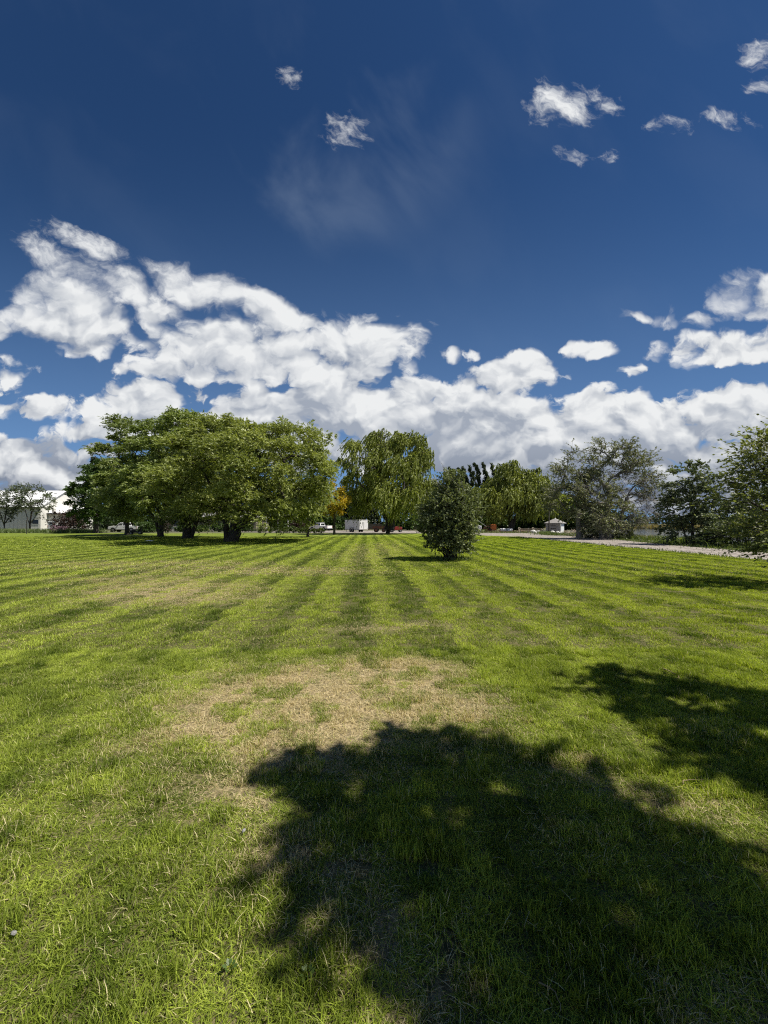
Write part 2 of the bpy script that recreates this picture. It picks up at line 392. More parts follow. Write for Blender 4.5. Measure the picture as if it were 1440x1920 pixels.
def foliage(rng, C, rad, out, ntw, nlf, ll, lw, droop=.3, wind=.15, splay=.6, ob=.7, ub=.2, squash=.75, core=.28, twig_r=0.0, tmin=.12, upn=.6, hue=None):
    """twigs round each clump centre, leaves along each twig. Returns leaf verts, faces, tint and the twigs' tubes"""
    n = len(C); T = n*ntw
    c = np.repeat(C, ntw, 0); r = np.repeat(rad, ntw)[:, None]; o = np.repeat(out, ntw, 0)
    d = unit(unit(rng.normal(0, 1, (T, 3))) + o*ob + np.array([0, 0, ub])); d[:, 2] *= squash
    s = c + rng.normal(0, 1, (T, 3))*r*core*np.array([1, 1, squash])
    L = r*rng.uniform(.55, 1.25, (T, 1))
    bend = np.array([-wind, 0, -droop])*rng.uniform(.5, 1.4, (T, 1))
    t = (np.arange(nlf)[None, :] + rng.uniform(0, 1, (T, nlf)))/nlf*(1-tmin) + tmin
    t = t[..., None]
    p = s[:, None] + d[:, None]*L[:, None]*t + bend[:, None]*L[:, None]*t*t
    tan = unit(d[:, None] + 2*t*bend[:, None])
    N = T*nlf
    p = p.reshape(N, 3); ld = unit(tan.reshape(N, 3) + rng.normal(0, splay, (N, 3)) + np.array([-wind*.5, 0, -droop*.35]))
    n0 = unit(rng.normal(0, .8, (N, 3)) + np.array([0, 0, upn]))
    sd = unit(np.cross(ld, n0)); sz = rng.uniform(.65, 1.3, (N, 1))
    V = np.stack([p, p + ld*ll*.45*sz + sd*lw*.5*sz, p + ld*ll*sz, p + ld*ll*.45*sz - sd*lw*.5*sz], 1).reshape(-1, 3)
    Fq = np.arange(N*4).reshape(N, 4)
    ct = np.repeat(rng.uniform(0, 1, n) if hue is None else hue, ntw*nlf)
    tint = np.clip(.5*ct + .5*rng.uniform(0, 1, N), 0, 1)
    tw = None
    if twig_r > 0:
        tt = np.linspace(0, 1, 4)[None, :, None]
        path = s[:, None]*1 + d[:, None]*L[:, None]*tt + bend[:, None]*L[:, None]*tt*tt
        path[:, 0] = c
        tw = tubes(path, np.repeat(np.array([[1, .8, .6, .35]]), T, 0)*twig_r, 3)
    return V, Fq, tint, tw

def sample_clumps(rng, ells, n, rmin, lo=.45, flat_bottom=None):
    """clump centres spread through a union of ellipsoids, more towards the surface, kept apart"""
    vol = np.array([e[1][0]*e[1][1]*e[1][2] for e in ells])**.75; vol /= vol.sum()
    P, O = [], []
    tries = 0
    while len(P) < n and tries < n*40:
        tries += 1
        k = rng.choice(len(ells), p=vol); c, r = np.array(ells[k][0], float), np.array(ells[k][1], float)
        d = unit(rng.normal(0, 1, 3)); q = c + d*r*rng.uniform(lo, 1)**.6
        if flat_bottom is not None and q[2] < flat_bottom + rng.uniform(0, .6): continue
        if P and np.min(np.linalg.norm(np.array(P)-q, axis=1)) < rmin: continue
        # skip spots deep inside another ellipsoid
        if any(np.sum(((q-np.array(e[0]))/np.array(e[1]))**2) < lo**2*.8 for j, e in enumerate(ells) if j != k): continue
        P.append(q); O.append(unit(d/r*np.mean(r)))
    return np.array(P), np.array(O)

def lobes(rng, ells, n, rmin, rl, nsub, lo=.62, flat=None, sq=.62, spread=1.15):
    """crown of separate domed leaf masses: each mass is a cap of small clumps over shaded gaps"""
    C0, O0 = sample_clumps(rng, ells, n, rmin, lo, flat)
    C, O, W, H = [], [], [], []
    for c, o in zip(C0, O0):
        r = rl*rng.uniform(.65, 1.3); ax_ = unit(o*.55 + np.array([0, 0, .9])); hue = rng.uniform(0, 1); m = max(4, int(nsub*(r/rl)**1.6))
        for k in range(2):
            C.append(c + rng.normal(0, r*.25, 3) - np.array([0, 0, r*.3])); O.append(unit(rng.normal(0, 1, 3))); W.append(r*.55); H.append(hue)
        for k in range(m):
            d = unit(rng.normal(0, 1, 3)); d = unit(d*spread*rng.uniform(.3, 1) + ax_)
            C.append(c + d*r*np.array([1, 1, sq])*rng.uniform(.75, 1.05) - np.array([0, 0, r*sq*.35])); O.append(d); W.append(r*.42*rng.uniform(.8, 1.25)); H.append(np.clip(.75*hue + .25*rng.uniform(), 0, 1))
    return (np.array(C), np.array(O)), np.array(W), np.array(H)

def make_tree(name, label, loc, seed, ells=None, ncl=60, rmin=.8, crad=1.0, trunks=None, r_trunk=.3, r_tip=.02, bark=None, leaf='willow', fol=None,
              cat='tree', group=None, clumps=None, lo=.45, flat=None, up=.25, wob=.06, extra=None, rz=0.0, trunk_name='trunk', crown_name='crown', lobed=None):
    rng = np.random.default_rng(seed)
    if lobed:
        clumps, crad, hue = lobes(rng, ells, **lobed); fol = dict(fol, hue=hue)
    if clumps is None: C, O = sample_clumps(rng, ells, ncl, rmin, lo, flat)
    else: C, O = np.array(clumps[0], float), np.array(clumps[1], float)
    rad = crad*rng.uniform(.75, 1.3, len(C)) if np.isscalar(crad) else np.array(crad)
    T = thing(name, label, cat, loc, rz, group)
    parts = [skeleton(rng, trunks, C, r_trunk, r_tip, up=up, wob=wob)]
    V, Fq, tint, tw = foliage(rng, C, rad, O, **fol)
    if tw is not None: parts.append(tw)
    v, f = join(parts)
    link(bpy.data.objects.new(trunk_name, np_mesh(name+'_trunk', v, [f], bark or BARK, smooth=True)), T)
    link(bpy.data.objects.new(crown_name, np_mesh(name+'_crown', V, [Fq], LM[leaf], attrs={'tint': ('FACE', 'FLOAT', tint)})), T)
    if extra: extra(T, rng, C, rad, O)
    return T

# ------------------------------------------------------------------ ground, lawn, road, pond
PATH_L, PATH_R = 15.6, 21.6                # gravel road beside the lawn (x)
LAWN_END = 64.0
LAWN_RGB = [(.095, .150, .012), (.100, .160, .006), (.435, .525, .080), (.410, .505, .044)]   # dark / light, left / right
DRY = [  # dry patches: x, y, rx, ry, tilt, strength
    (-.55, 3.25, 1.5, .95, -8, .88), (.0, 3.75, .85, .7, 0, .88), (-1.15, 2.75, .75, .40, 10, .75), (-.4, 2.6, .7, .35, 0, .7), (.55, 3.2, .45, .4, 0, .5),
    (-5.0, 8.8, 2.6, 1.6, -25, .62), (-6.8, 10.5, 2.2, .9, 0, .5), (-4.4, 12.5, 4.5, 1.3, -5, .45), (-9, 14.5, 5, 1.6, 0, .4),
    (-.45, 1.75, .35, .22, 0, .6), (-.15, 1.42, .30, .14, 0, .5), (-1.35, 2.05, .35, .2, 0, .35), (.02, 1.22, .2, .1, 0, .5), (1.35, 2.15, .6, .18, -20, .45),
    (1.1, 1.17, .35, .10, 0, .5), (.1, 5.6, 1.0, .25, 10, .4), (-1.4, 21, .9, 8, 3, .3), (0, 26, 1.5, 9, 0, .3), (-.9, 2.1, .3, .16, 0, .5)]

def lawn_colour(t, P):
    """lawn colour by place: mowing lanes, patchy greens, dry spots. Returns colour and dryness"""
    x, y, _ = t.sep(P)[:]
    wob = t.noise(P, .35, 2, .5)
    s = t.m('ADD', t.m('MULTIPLY_ADD', y, .045, x), t.m('MULTIPLY', t.m('SUBTRACT', wob, .5), .5))   # across the mowing lanes
    lane = t.m('SINE', t.m('MULTIPLY', s, 2*math.pi/1.15))
    lane = t.rng(lane, -.35, .35, -1, 1)
    thin = t.noise(t.xyz(t.m('MULTIPLY', s, 2.4), t.m('MULTIPLY', y, .05), 0), 1.6, 4, .7, dim='2D')
    wheel = t.rng(t.m('SINE', t.m('MULTIPLY', s, 2*math.pi/.575)), .80, .98)
    patch = t.noise(P, .55, 4, .6); fine = t.noise(P, 9.0, 3, .6)
    lanes = t.rng(y, 2.5, 9.0, .25, 1.0)
    f = t.m('ADD', .46, t.m('MULTIPLY', t.m('MULTIPLY', lane, lanes), .24))
    f = t.m('ADD', f, t.m('MULTIPLY', t.m('SUBTRACT', thin, .5), 1.6))
    f = t.m('ADD', f, t.m('MULTIPLY', t.m('SUBTRACT', patch, .5), .9))
    f = t.m('ADD', f, t.m('MULTIPLY', t.m('SUBTRACT', fine, .5), .4))
    f = t.m('ADD', f, t.m('MULTIPLY', t.m('MULTIPLY', wheel, lanes), .22), clamp=True)
    rightness = t.rng(x, -4, 7)
    dark = t.mix(rightness, LAWN_RGB[0], LAWN_RGB[1])
    lite = t.mix(rightness, LAWN_RGB[2], LAWN_RGB[3])
    col = t.mix(f, dark, lite)
    # dry spots
    wv = t.noise(P, 1.5, 4, .65, col=True)
    p = t.v('MULTIPLY_ADD', t.v('SUBTRACT', wv, (.5, .5, .5)), (1.5, 1.1, 0), P)
    far = t.m('ADD', .35, t.m('MULTIPLY', y, .06))
    p = t.v('ADD', t.v('SCALE', t.v('SUBTRACT', p, P), None, far), P)
    cur = None
    for bx, by, rx, ry, an, a in DRY:
        c, q = math.cos(R(an)), math.sin(R(an))
        d = t.v('SUBTRACT', p, (bx, by, 0))
        e = t.xyz(t.v('DOT_PRODUCT', d, (c/rx, q/rx, 0)), t.v('DOT_PRODUCT', d, (-q/ry, c/ry, 0)))
        k = t.rng(t.v('DOT_PRODUCT', e, e), 1.5, .15, 0, a)
        cur = k if cur is None else t.m('MAXIMUM', cur, k)
    grain = t.noise(P, 6.0, 4, .7)
    dry = t.m('MULTIPLY', cur, t.rng(grain, .25, .60, .35, 1.0), clamp=True)
    return col, dry, grain, f

def lawn_material():
    m = bpy.data.materials.new('mown_lawn'); m.use_nodes = True; t = NT(m.node_tree); t.n.clear()
    P = t.n.new('ShaderNodeNewGeometry').outputs['Position']
    col, dry, grain, f = lawn_colour(t, P)
    y = t.sep(P)[1]
    n1 = t.noise(P, 38.0, 4, .7); n2 = t.noise(P, 6.0, 5, .75)
    near = t.rng(y, 9, 34)
    soil = t.mix(t.rng(n1, .3, .7), (.12, .09, .055), (.50, .40, .23))
    thatch = t.mix(t.rng(n1, .35, .65), (.050, .052, .020), (.15, .13, .06))
    low = t.mix(dry, thatch, soil)                              # what shows between the blades
    top = t.mix(t.m('MULTIPLY', dry, .8), t.mix(t.rng(n2, .3, .7, 0, .45), col, (.07, .10, .018)), (.42, .36, .17))
    c = t.mix(near, low, t.mix(.36, top, (0, 0, 0)))
    b = t.node('ShaderNodeBsdfPrincipled', Base_Color=c, Roughness=.95); b.inputs['Specular IOR Level'].default_value = .1
    bn = t.node('ShaderNodeBump', Height=n2, Strength=.5, Distance=.06); t.l.new(bn.outputs[0], b.inputs['Normal'])
    o = t.n.new('ShaderNodeOutputMaterial'); t.l.new(b.outputs[0], o.inputs[0])
    return m
def blade_material():
    m = bpy.data.materials.new('grass_blades'); m.use_nodes = True; t = NT(m.node_tree); t.n.clear()
    a = t.n.new('ShaderNodeAttribute'); a.attribute_name = 'tint'; tint = a.outputs['Fac']
    gc = t.n.new('ShaderNodeAttribute'); gc.attribute_type = 'INSTANCER'; gc.attribute_name = 'gcol'
    gd = t.n.new('ShaderNodeAttribute'); gd.attribute_type = 'INSTANCER'; gd.attribute_name = 'dry'
    col = t.mix(tint, t.mix(1.0, gc.outputs['Vector'], (.40, .44, .40), 'MULTIPLY'), t.mix(1.0, gc.outputs['Vector'], (1.45, 1.38, 1.3), 'MULTIPLY'))
    straw = t.mix(t.m('FRACT', t.m('MULTIPLY', tint, 7.3)), (.30, .23, .105), (.82, .71, .42))
    isdry = t.rng(t.m('ADD', gd.outputs['Fac'], t.m('FRACT', t.m('MULTIPLY', tint, 3.7))), .93, 1.03)     # some blades die first
    col = t.mix(isdry, col, straw)
    d = t.node('ShaderNodeBsdfDiffuse', Color=col)
    tr = t.node('ShaderNodeBsdfTranslucent', Color=t.mix(1.0, col, (1.15, 1.15, .6), 'MULTIPLY'))
    g = t.node('ShaderNodeBsdfGlossy', Color=(1, 1, .85), Roughness=.6)
    s1 = t.node('ShaderNodeMixShader', Fac=.42); t.l.new(d.outputs[0], s1.inputs[1]); t.l.new(tr.outputs[0], s1.inputs[2])
    s2 = t.node('ShaderNodeMixShader', Fac=.015); t.l.new(s1.outputs[0], s2.inputs[1]); t.l.new(g.outputs[0], s2.inputs[2])
    o = t.n.new('ShaderNodeOutputMaterial'); t.l.new(s2.outputs[0], o.inputs[0])
    return m
M_LAWN, M_BLADE = lawn_material(), blade_material()

def ground_material():
    m = bpy.data.materials.new('rough_ground'); m.use_nodes = True; t = NT(m.node_tree); t.n.clear()
    P = t.n.new('ShaderNodeNewGeometry').outputs['Position']
    a = t.noise(P, .12, 5, .6); b_ = t.noise(P, 1.3, 4, .6)
    c = t.mix(t.rng(a, .35, .65), (.075, .095, .03), (.17, .15, .075)); c = t.mix(t.rng(b_, .3, .7, 0, .6), c, (.06, .07, .025))
    b = t.node('ShaderNodeBsdfPrincipled', Base_Color=c, Roughness=.95)
    o = t.n.new('ShaderNodeOutputMaterial'); t.l.new(b.outputs[0], o.inputs[0]); return m
def gravel_material():
    m = bpy.data.materials.new('pale_gravel'); m.use_nodes = True; t = NT(m.node_tree); t.n.clear()
    P = t.n.new('ShaderNodeNewGeometry').outputs['Position']
    vo = t.n.new('ShaderNodeTexVoronoi'); t.put(vo.inputs['Vector'], P); vo.inputs['Scale'].default_value = 9.0
    big = t.noise(P, .6, 5, .65)
    c = t.mix(t.sep(vo.outputs['Color'])[0], (.14, .12, .10), (.42, .37, .33))
    c = t.mix(t.rng(big, .4, .75, 0, .6), c, (.17, .145, .12))
    so = t.sep(P); q = t.m('ADD', so[0], t.m('MULTIPLY', t.noise(P, .25, 2, .5), 1.2))
    track = t.rng(t.m('SINE', t.m('MULTIPLY', q, 2*math.pi/1.75)), .2, .9)
    c = t.mix(t.m('MULTIPLY', track, .35), c, (.15, .125, .10))
    c = t.mix(t.rng(t.noise(P, 1.7, 4, .7), .60, .72, 0, .7), c, (.09, .11, .03))
    b = t.node('ShaderNodeBsdfPrincipled', Base_Color=c, Roughness=.95)
    bn = t.node('ShaderNodeBump', Height=vo.outputs['Distance'], Strength=.7, Distance=.05); t.l.new(bn.outputs[0], b.inputs['Normal'])
    o = t.n.new('ShaderNodeOutputMaterial'); t.l.new(b.outputs[0], o.inputs[0]); return m
def water_material():
    m = bpy.data.materials.new('pond_water'); m.use_nodes = True; t = NT(m.node_tree); t.n.clear()
    P = t.n.new('ShaderNodeNewGeometry').outputs['Position']
    n = t.noise(t.v('MULTIPLY', P, (1, .5, 1)), 2.2, 5, .65)
    b = t.node('ShaderNodeBsdfPrincipled', Base_Color=(.035, .05, .06), Roughness=.06, IOR=1.33)
    bn = t.node('ShaderNodeBump', Height=n, Strength=.55, Distance=.12); t.l.new(bn.outputs[0], b.inputs['Normal'])
    o = t.n.new('ShaderNodeOutputMaterial'); t.l.new(b.outputs[0], o.inputs[0]); return m
M_GROUND, M_GRAVEL, M_WATER = ground_material(), gravel_material(), water_material()

def pond_edge(y):                         # near bank of the pond (x) at depth y
    return 24.9 + .9*np.sin(y*.21) + .5*np.sin(y*.53+1) + np.maximum(0, y-62)*.55
def ground_h(x, y):
    d = x - pond_edge(y)
    inside = np.clip(d/3.0, 0, 1) * np.clip((152 - y)/3.0, 0, 1) * np.clip((y+40)/5.0, 0, 1) * np.clip((330-x)/5.0, 0, 1)
    return -.035 - 1.25*inside*inside*(3-2*inside)

def grid_obj(name, xs, ys, hf, m, kind='structure'):
    gx, gy_ = np.meshgrid(xs, ys); V = np.stack([gx, gy_, hf(gx, gy_)], -1).reshape(-1, 3)
    i = np.arange(len(ys)*len(xs)).reshape(len(ys), len(xs))
    q = np.stack([i[:-1, :-1], i[:-1, 1:], i[1:, 1:], i[1:, :-1]], -1).reshape(-1, 4)
    o = link(bpy.data.objects.new(name, np_mesh(name, V, [q], m, smooth=True))); o['kind'] = kind
    return o
xs = np.unique(np.concatenate([np.linspace(-5000, -150, 12), np.linspace(-150, 20, 30), np.linspace(20, 60, 60), np.linspace(60, 340, 50), np.linspace(340, 5000, 12)]))
ys = np.unique(np.concatenate([np.linspace(-3000, -60, 8), np.linspace(-60, 170, 120), np.linspace(170, 6000, 14)]))
grid_obj('ground', xs, ys, ground_h, M_GROUND)
water = MB().add([(24, -40, -.42), (334, -40, -.42), (334, 154, -.42), (24, 154, -.42)], [(0, 1, 2, 3)]).build('water', M_WATER); water['kind'] = 'structure'

def lawn_h(x, y): return .012*np.sin(x*.33+.4)*np.sin(y*.27) + .006*np.sin(x*1.3)*np.cos(y*1.1+.5)
lx = np.concatenate([np.linspace(-110, -20, 24)[:-1], np.linspace(-20, PATH_L, 72)])
ly = np.concatenate([np.linspace(-6, 20, 66)[:-1], np.linspace(20, LAWN_END, 40)])
def lawn_edge(y): return PATH_L + .12*np.sin(y*1.7) + .10*np.sin(y*3.9+1)
def lawn_sheet():
    gx, gy_ = np.meshgrid(lx, ly)
    gx = np.where(gx > PATH_L-.8, gx + (lawn_edge(gy_)-PATH_L)*(gx-(PATH_L-.8))/.8, gx)
    # the far right corner is rounded off where the gravel yard begins
    lim = np.interp(gy_, [30, 40, 48, 55, 60, 64], [99, 99, 15.2, 13.0, 11.5, 10.0]); gx = np.minimum(gx, lim)
    V = np.stack([gx, gy_, lawn_h(gx, gy_)], -1).reshape(-1, 3)
    i = np.arange(gx.size).reshape(gx.shape)
    q = np.stack([i[:-1, :-1], i[:-1, 1:], i[1:, 1:], i[1:, :-1]], -1).reshape(-1, 4)
    o = link(bpy.data.objects.new('lawn', np_mesh('lawn', V, [q], M_LAWN, smooth=True))); o['kind'] = 'structure'
lawn_sheet()

# gravel road along the lawn, widening to a yard behind it, and the driveway across the back
def gravel():
    yl = np.array([-8, 5, 12, 20, 28, 36, 44, 52, 60, 66, 72, 80, 86, 92.])
    xl = np.array([PATH_L-.5]*6 + [14.6, 13.4, 10.8, 4, -22, -30, -34, -34])
    xr = np.array([19.9, 20.1, 19.8, 20.2, 21.2, 22.6, 26, 28, 29, 29, 28, 24, 10, 4.])
    yy = np.linspace(-8, 92, 160); L = np.interp(yy, yl, xl); Rr = np.interp(yy, yl, xr) + .18*np.sin(yy*1.9) + .12*np.sin(yy*4.3)
    k = np.linspace(0, 1, 14)[None, :]
    gx = L[:, None]*(1-k) + Rr[:, None]*k; gyy = np.repeat(yy[:, None], 14, 1)
    V = np.stack([gx, gyy, -.014 + .008*np.sin(gx*2.1)*np.sin(gyy*1.3)], -1).reshape(-1, 3)
    i = np.arange(gx.size).reshape(gx.shape); q = np.stack([i[:-1, :-1], i[:-1, 1:], i[1:, 1:], i[1:, :-1]], -1).reshape(-1, 4)
    o = link(bpy.data.objects.new('gravel_road', np_mesh('gravel_road', V, [q], M_GRAVEL, smooth=True))); o['kind'] = 'structure'
gravel()

def dry_at(x, y):
    k = np.zeros_like(x)
    for bx, by, rx, ry, an, a in DRY:
        c, q = math.cos(R(an)), math.sin(R(an)); dx, dy = x-bx, y-by
        e = ((dx*c+dy*q)/rx)**2 + ((-dx*q+dy*c)/ry)**2
        k = np.maximum(k, a*np.clip((1.5-e)/1.35, 0, 1))
    return k

_nr = np.random.default_rng(77); _LAT = _nr.uniform(0, 1, (256, 256))
def vnoise(x, y):
    xi, yi = np.floor(x).astype(int), np.floor(y).astype(int); fx, fy = x-xi, y-yi
    fx, fy = fx*fx*(3-2*fx), fy*fy*(3-2*fy)
    g = lambda i, j: _LAT[(xi+i) % 256, (yi+j) % 256]
    return (g(0, 0)*(1-fx)+g(1, 0)*fx)*(1-fy) + (g(0, 1)*(1-fx)+g(1, 1)*fx)*fy
def fbm(x, y, o=4, r=.55):
    v, a, n = 0, 1, 0
    for i in range(o): v = v + a*vnoise(x*2**i+17*i, y*2**i+31*i); n += a; a *= r
    return v/n
def sstep(v, a, b): q = np.clip((v-a)/(b-a), 0, 1); return q*q*(3-2*q)
def tuft_colour(x, y, rng):
    """colour of each tuft by place: mowing lanes, patchy greens, dry spots"""
    wob = (fbm(x*.35, y*.35, 2)-.5)*.22; s = x + .045*y + wob
    lane = sstep(np.sin(s*2*np.pi/1.15), -.2, .2)*2-1
    thin = fbm(s*5.0+50, y*.05, 4, .7)-.5
    wheel = sstep(np.sin(s*2*np.pi/.575), .80, .98)
    lanes = .12 + .88*sstep(y, 3.0, 6.8)
    f = .50 + lane*lanes*.31 + thin*1.5*lanes + (fbm(x*.6, y*.6)-.5)*.45 + (fbm(x*5, y*5, 3)-.5)*1.2*np.where(y < 8, 1, .6) + wheel*lanes*.30 + rng.normal(0, .08, len(x))
    f = np.clip(f, 0, 1)[:, None]; r = sstep(x, -4, 7)[:, None]
    dark = LAWN_C[0]*(1-r) + LAWN_C[1]*r; lite = LAWN_C[2]*(1-r) + LAWN_C[3]*r
    col = dark*(1-f) + lite*f
    k = 1.0*(.35+.06*y)
    k0 = dry_at(x + (fbm(x*1.6/np.maximum(k, .3)*.6, y*1.6/np.maximum(k, .3)*.6+9)-.5)*1.7*k, y + (fbm(x*1.6+40, y*1.6)-.5)*1.2*k)
    dry = k0*(.25 + .95*sstep(fbm(x*6, y*6, 3, .7), .32, .62)) + .015 + .16*sstep(fbm(x*2.2+9, y*2.2+3, 4), .55, .78)*(y < 5)
    return col, np.clip(dry, 0, .97)
LAWN_C = [np.array(c) for c in LAWN_RGB]

# grass: blades in small tufts, thousands of tufts
def tuft_mesh(name, rng, nb, cell, h, w, lean, seg=2):
    b = rng.uniform(-.58*cell, .58*cell, (nb, 2)); az = rng.uniform(0, 2*np.pi, nb)
    H = h*rng.uniform(.45, 1.25, nb); ln = lean*rng.uniform(.1, 1.3, nb); W = w*rng.uniform(.6, 1.3, nb)
    d = np.stack([np.cos(az), np.sin(az), np.zeros(nb)], -1); s = np.stack([-np.sin(az+rng.normal(0, .9, nb)), np.cos(az), np.zeros(nb)], -1); s = unit(s)
    V, Fa = [], []
    base = np.concatenate([b, np.zeros((nb, 1))-.01*0], 1); up = np.array([0, 0, 1.0])
    rows = []
    for j in range(seg+1):
        t = j/seg; c = base + up*(H*t*(1-.35*np.minimum(1, ln)*t))[:, None] + d*(H*ln*t*t)[:, None]
        wd = (W*(1-t)**.6*(.8 if j == 0 else 1))[:, None]
        rows.append((c - s*wd*.5, c + s*wd*.5) if j < seg else (c,))
    vs = np.concatenate([np.stack(rr, 1) for rr in rows], 1)         # nb, 2*seg+1, 3
    n = 2*seg+1; o = np.arange(nb)[:, None]*n
    quads = np.concatenate([o + np.array([[2*j, 2*j+1, 2*j+3, 2*j+2]]) for j in range(seg-1)], 0) if seg > 1 else np.zeros((0, 4), int)
    tris = o + np.array([[2*seg-2, 2*seg-1, 2*seg]])
    tb = rng.uniform(0, 1, nb)
    tint = np.concatenate([np.tile(tb, seg-1), tb])
    return np_mesh(name, vs.reshape(-1, 3), [quads, tris], M_BLADE, smooth=False, attrs={'tint': ('FACE', 'FLOAT', tint)})

def scatter(name, zone, protos, seed, label):
    rng = np.random.default_rng(seed)
    x, y, sc, tilt = zone(rng)
    ok = (x < lawn_edge(y)-.05) & (y < LAWN_END-.3) & (x < np.interp(y, [30, 40, 48, 55, 60, 64], [99, 99, 15.2, 13.0, 11.5, 10.0])-.1)
    x, y, sc, tilt = x[ok], y[ok], sc[ok], tilt[ok]
    n = len(x); V = np.stack([x, y, lawn_h(x, y)-.004], -1)
    me = bpy.data.meshes.new(name); me.vertices.add(n); me.vertices.foreach_set('co', V.astype(np.float32).ravel())
    # mowing leaned the blades along the lanes, one way and then the other
    lane = np.sign(np.sin((x+.045*y)*2*np.pi/1.15))
    rot = np.stack([-tilt*lane*.05 + rng.normal(0, .03, n), rng.normal(0, .03, n), rng.integers(0, 4, n)*np.pi/2 + rng.normal(0, .12, n)], -1)
    a = me.attributes.new('rot', 'FLOAT_VECTOR', 'POINT'); a.data.foreach_set('vector', rot.astype(np.float32).ravel())
    a = me.attributes.new('size', 'FLOAT_VECTOR', 'POINT'); a.data.foreach_set('vector', sc.astype(np.float32).ravel())
    gc, gd = tuft_colour(x, y, rng)
    a = me.attributes.new('gcol', 'FLOAT_VECTOR', 'POINT'); a.data.foreach_set('vector', gc.astype(np.float32).ravel())
    a = me.attributes.new('dry', 'FLOAT', 'POINT'); a.data.foreach_set('value', gd.astype(np.float32))
    a = me.attributes.new('pick', 'INT', 'POINT'); a.data.foreach_set('value', np.where(rng.uniform(0, 1, n) < (gd-.22)*1.5, rng.integers(len(protos)//2, len(protos), n), rng.integers(0, len(protos)//2, n)).astype(np.int32))
    me.update()
    o = link(bpy.data.objects.new(name, me)); o['kind'] = 'stuff'; o['label'] = label; o['category'] = 'grass'
    c = bpy.data.collections.new(name+'_tufts')
    for i, p in enumerate(protos):
        q = bpy.data.objects.new('tuft_%s_%02d' % (name, i), p); c.objects.link(q)
    g = bpy.data.node_groups.new(name+'_scatter', 'GeometryNodeTree')
    g.interface.new_socket('Geometry', in_out='INPUT', socket_type='NodeSocketGeometry'); g.interface.new_socket('Geometry', in_out='OUTPUT', socket_type='NodeSocketGeometry')
    N = g.nodes; L = g.links
    gi, go = N.new('NodeGroupInput'), N.new('NodeGroupOutput'); iop = N.new('GeometryNodeInstanceOnPoints')
    ci = N.new('GeometryNodeCollectionInfo'); ci.inputs['Collection'].default_value = c; ci.inputs['Separate Children'].default_value = True; ci.inputs['Reset Children'].default_value = True
    def attr(nm, ty):
        q = N.new('GeometryNodeInputNamedAttribute'); q.data_type = ty; q.inputs['Name'].default_value = nm; return q.outputs['Attribute']
    er = N.new('FunctionNodeEulerToRotation')
    L.new(gi.outputs[0], iop.inputs['Points']); L.new(ci.outputs[0], iop.inputs['Instance']); iop.inputs['Pick Instance'].default_value = True
    L.new(attr('pick', 'INT'), iop.inputs['Instance Index']); L.new(attr('rot', 'FLOAT_VECTOR'), er.inputs[0]); L.new(er.outputs[0], iop.inputs['Rotation'])
    L.new(attr('size', 'FLOAT_VECTOR'), iop.inputs['Scale']); L.new(iop.outputs[0], go.inputs[0])
    md = o.modifiers.new('scatter', 'NODES'); md.node_group = g
    return o

def lumps(x, y):                          # slow variation of height and density
    return np.sin(x*3.1+1.3*np.sin(y*2.3))*np.sin(y*2.7+1.1*np.sin(x*1.9)) * .5 + np.sin(x*7.3+y*2.1)*np.sin(y*6.1-x*1.7)*.5
def zone(y0, y1, cell, tiltk):
    def f(rng):
        ys_ = np.arange(y0, y1, cell); P = []
        for q in ys_:
            w = q*1.18 + 2.8; xs_ = np.arange(-w, w, cell) + rng.uniform(0, cell); P.append(np.stack([xs_, np.full(len(xs_), q+cell*.5)], -1))
        P = np.concatenate(P); P += rng.uniform(-.16, .16, P.shape)*cell
        x, y = P[:, 0], P[:, 1]; n = len(x)
        k = dry_at(x, y); lu = lumps(x, y)*(y < 9)
        cl = fbm(x*6+3, y*6, 3, .6); hs = rng.uniform(.75, 1.2, n)*(1-.30*k)*(1+.25*lu)*(.55 + 1.0*sstep(cl, .28, .72)*np.where(y < 9, 1, .6) + np.where(y < 9, 0, .25)); ws = rng.uniform(.95, 1.1, n)
        return x, y, np.stack([ws, ws, hs], -1), np.full(n, tiltk)
    return f
rg = np.random.default_rng(5)
near = [tuft_mesh('tuft_near', rg, 330, .10, .041, .0039, 1.05, 3) for _ in range(7)] + [tuft_mesh('tuft_near_thin', rg, 110, .10, .040, .0038, 1.3, 3) for _ in range(7)]
mid = [tuft_mesh('tuft_mid', rg, 300, .20, .036, .0066, 1.1, 2) for _ in range(6)] + [tuft_mesh('tuft_mid_thin', rg, 120, .20, .042, .0062, 1.4, 2) for _ in range(6)]
far_ = [tuft_mesh('tuft_far', rg, 190, .30, .040, .015, 1.1, 2) for _ in range(5)] + [tuft_mesh('tuft_far_thin', rg, 110, .30, .040, .015, 1.0, 2) for _ in range(5)]
vfar = [tuft_mesh('tuft_vfar', rg, 120, .40, .050, .032, 1.0, 2) for _ in range(5)]*2
scatter('lawn_grass', zone(.3, 4.6, .10, 1), near, 1, 'short green and straw coloured grass close to the viewer')
scatter('lawn_grass', zone(4.6, 11, .20, 1), mid, 2, 'mown green grass in the middle of the lawn')
scatter('lawn_grass', zone(11, 24, .30, 1.4), far_, 3, 'striped mown grass around the lone bush')
scatter('lawn_grass', zone(24, 46, .40, 1.6), vfar, 4, 'striped mown grass towards the far trees')

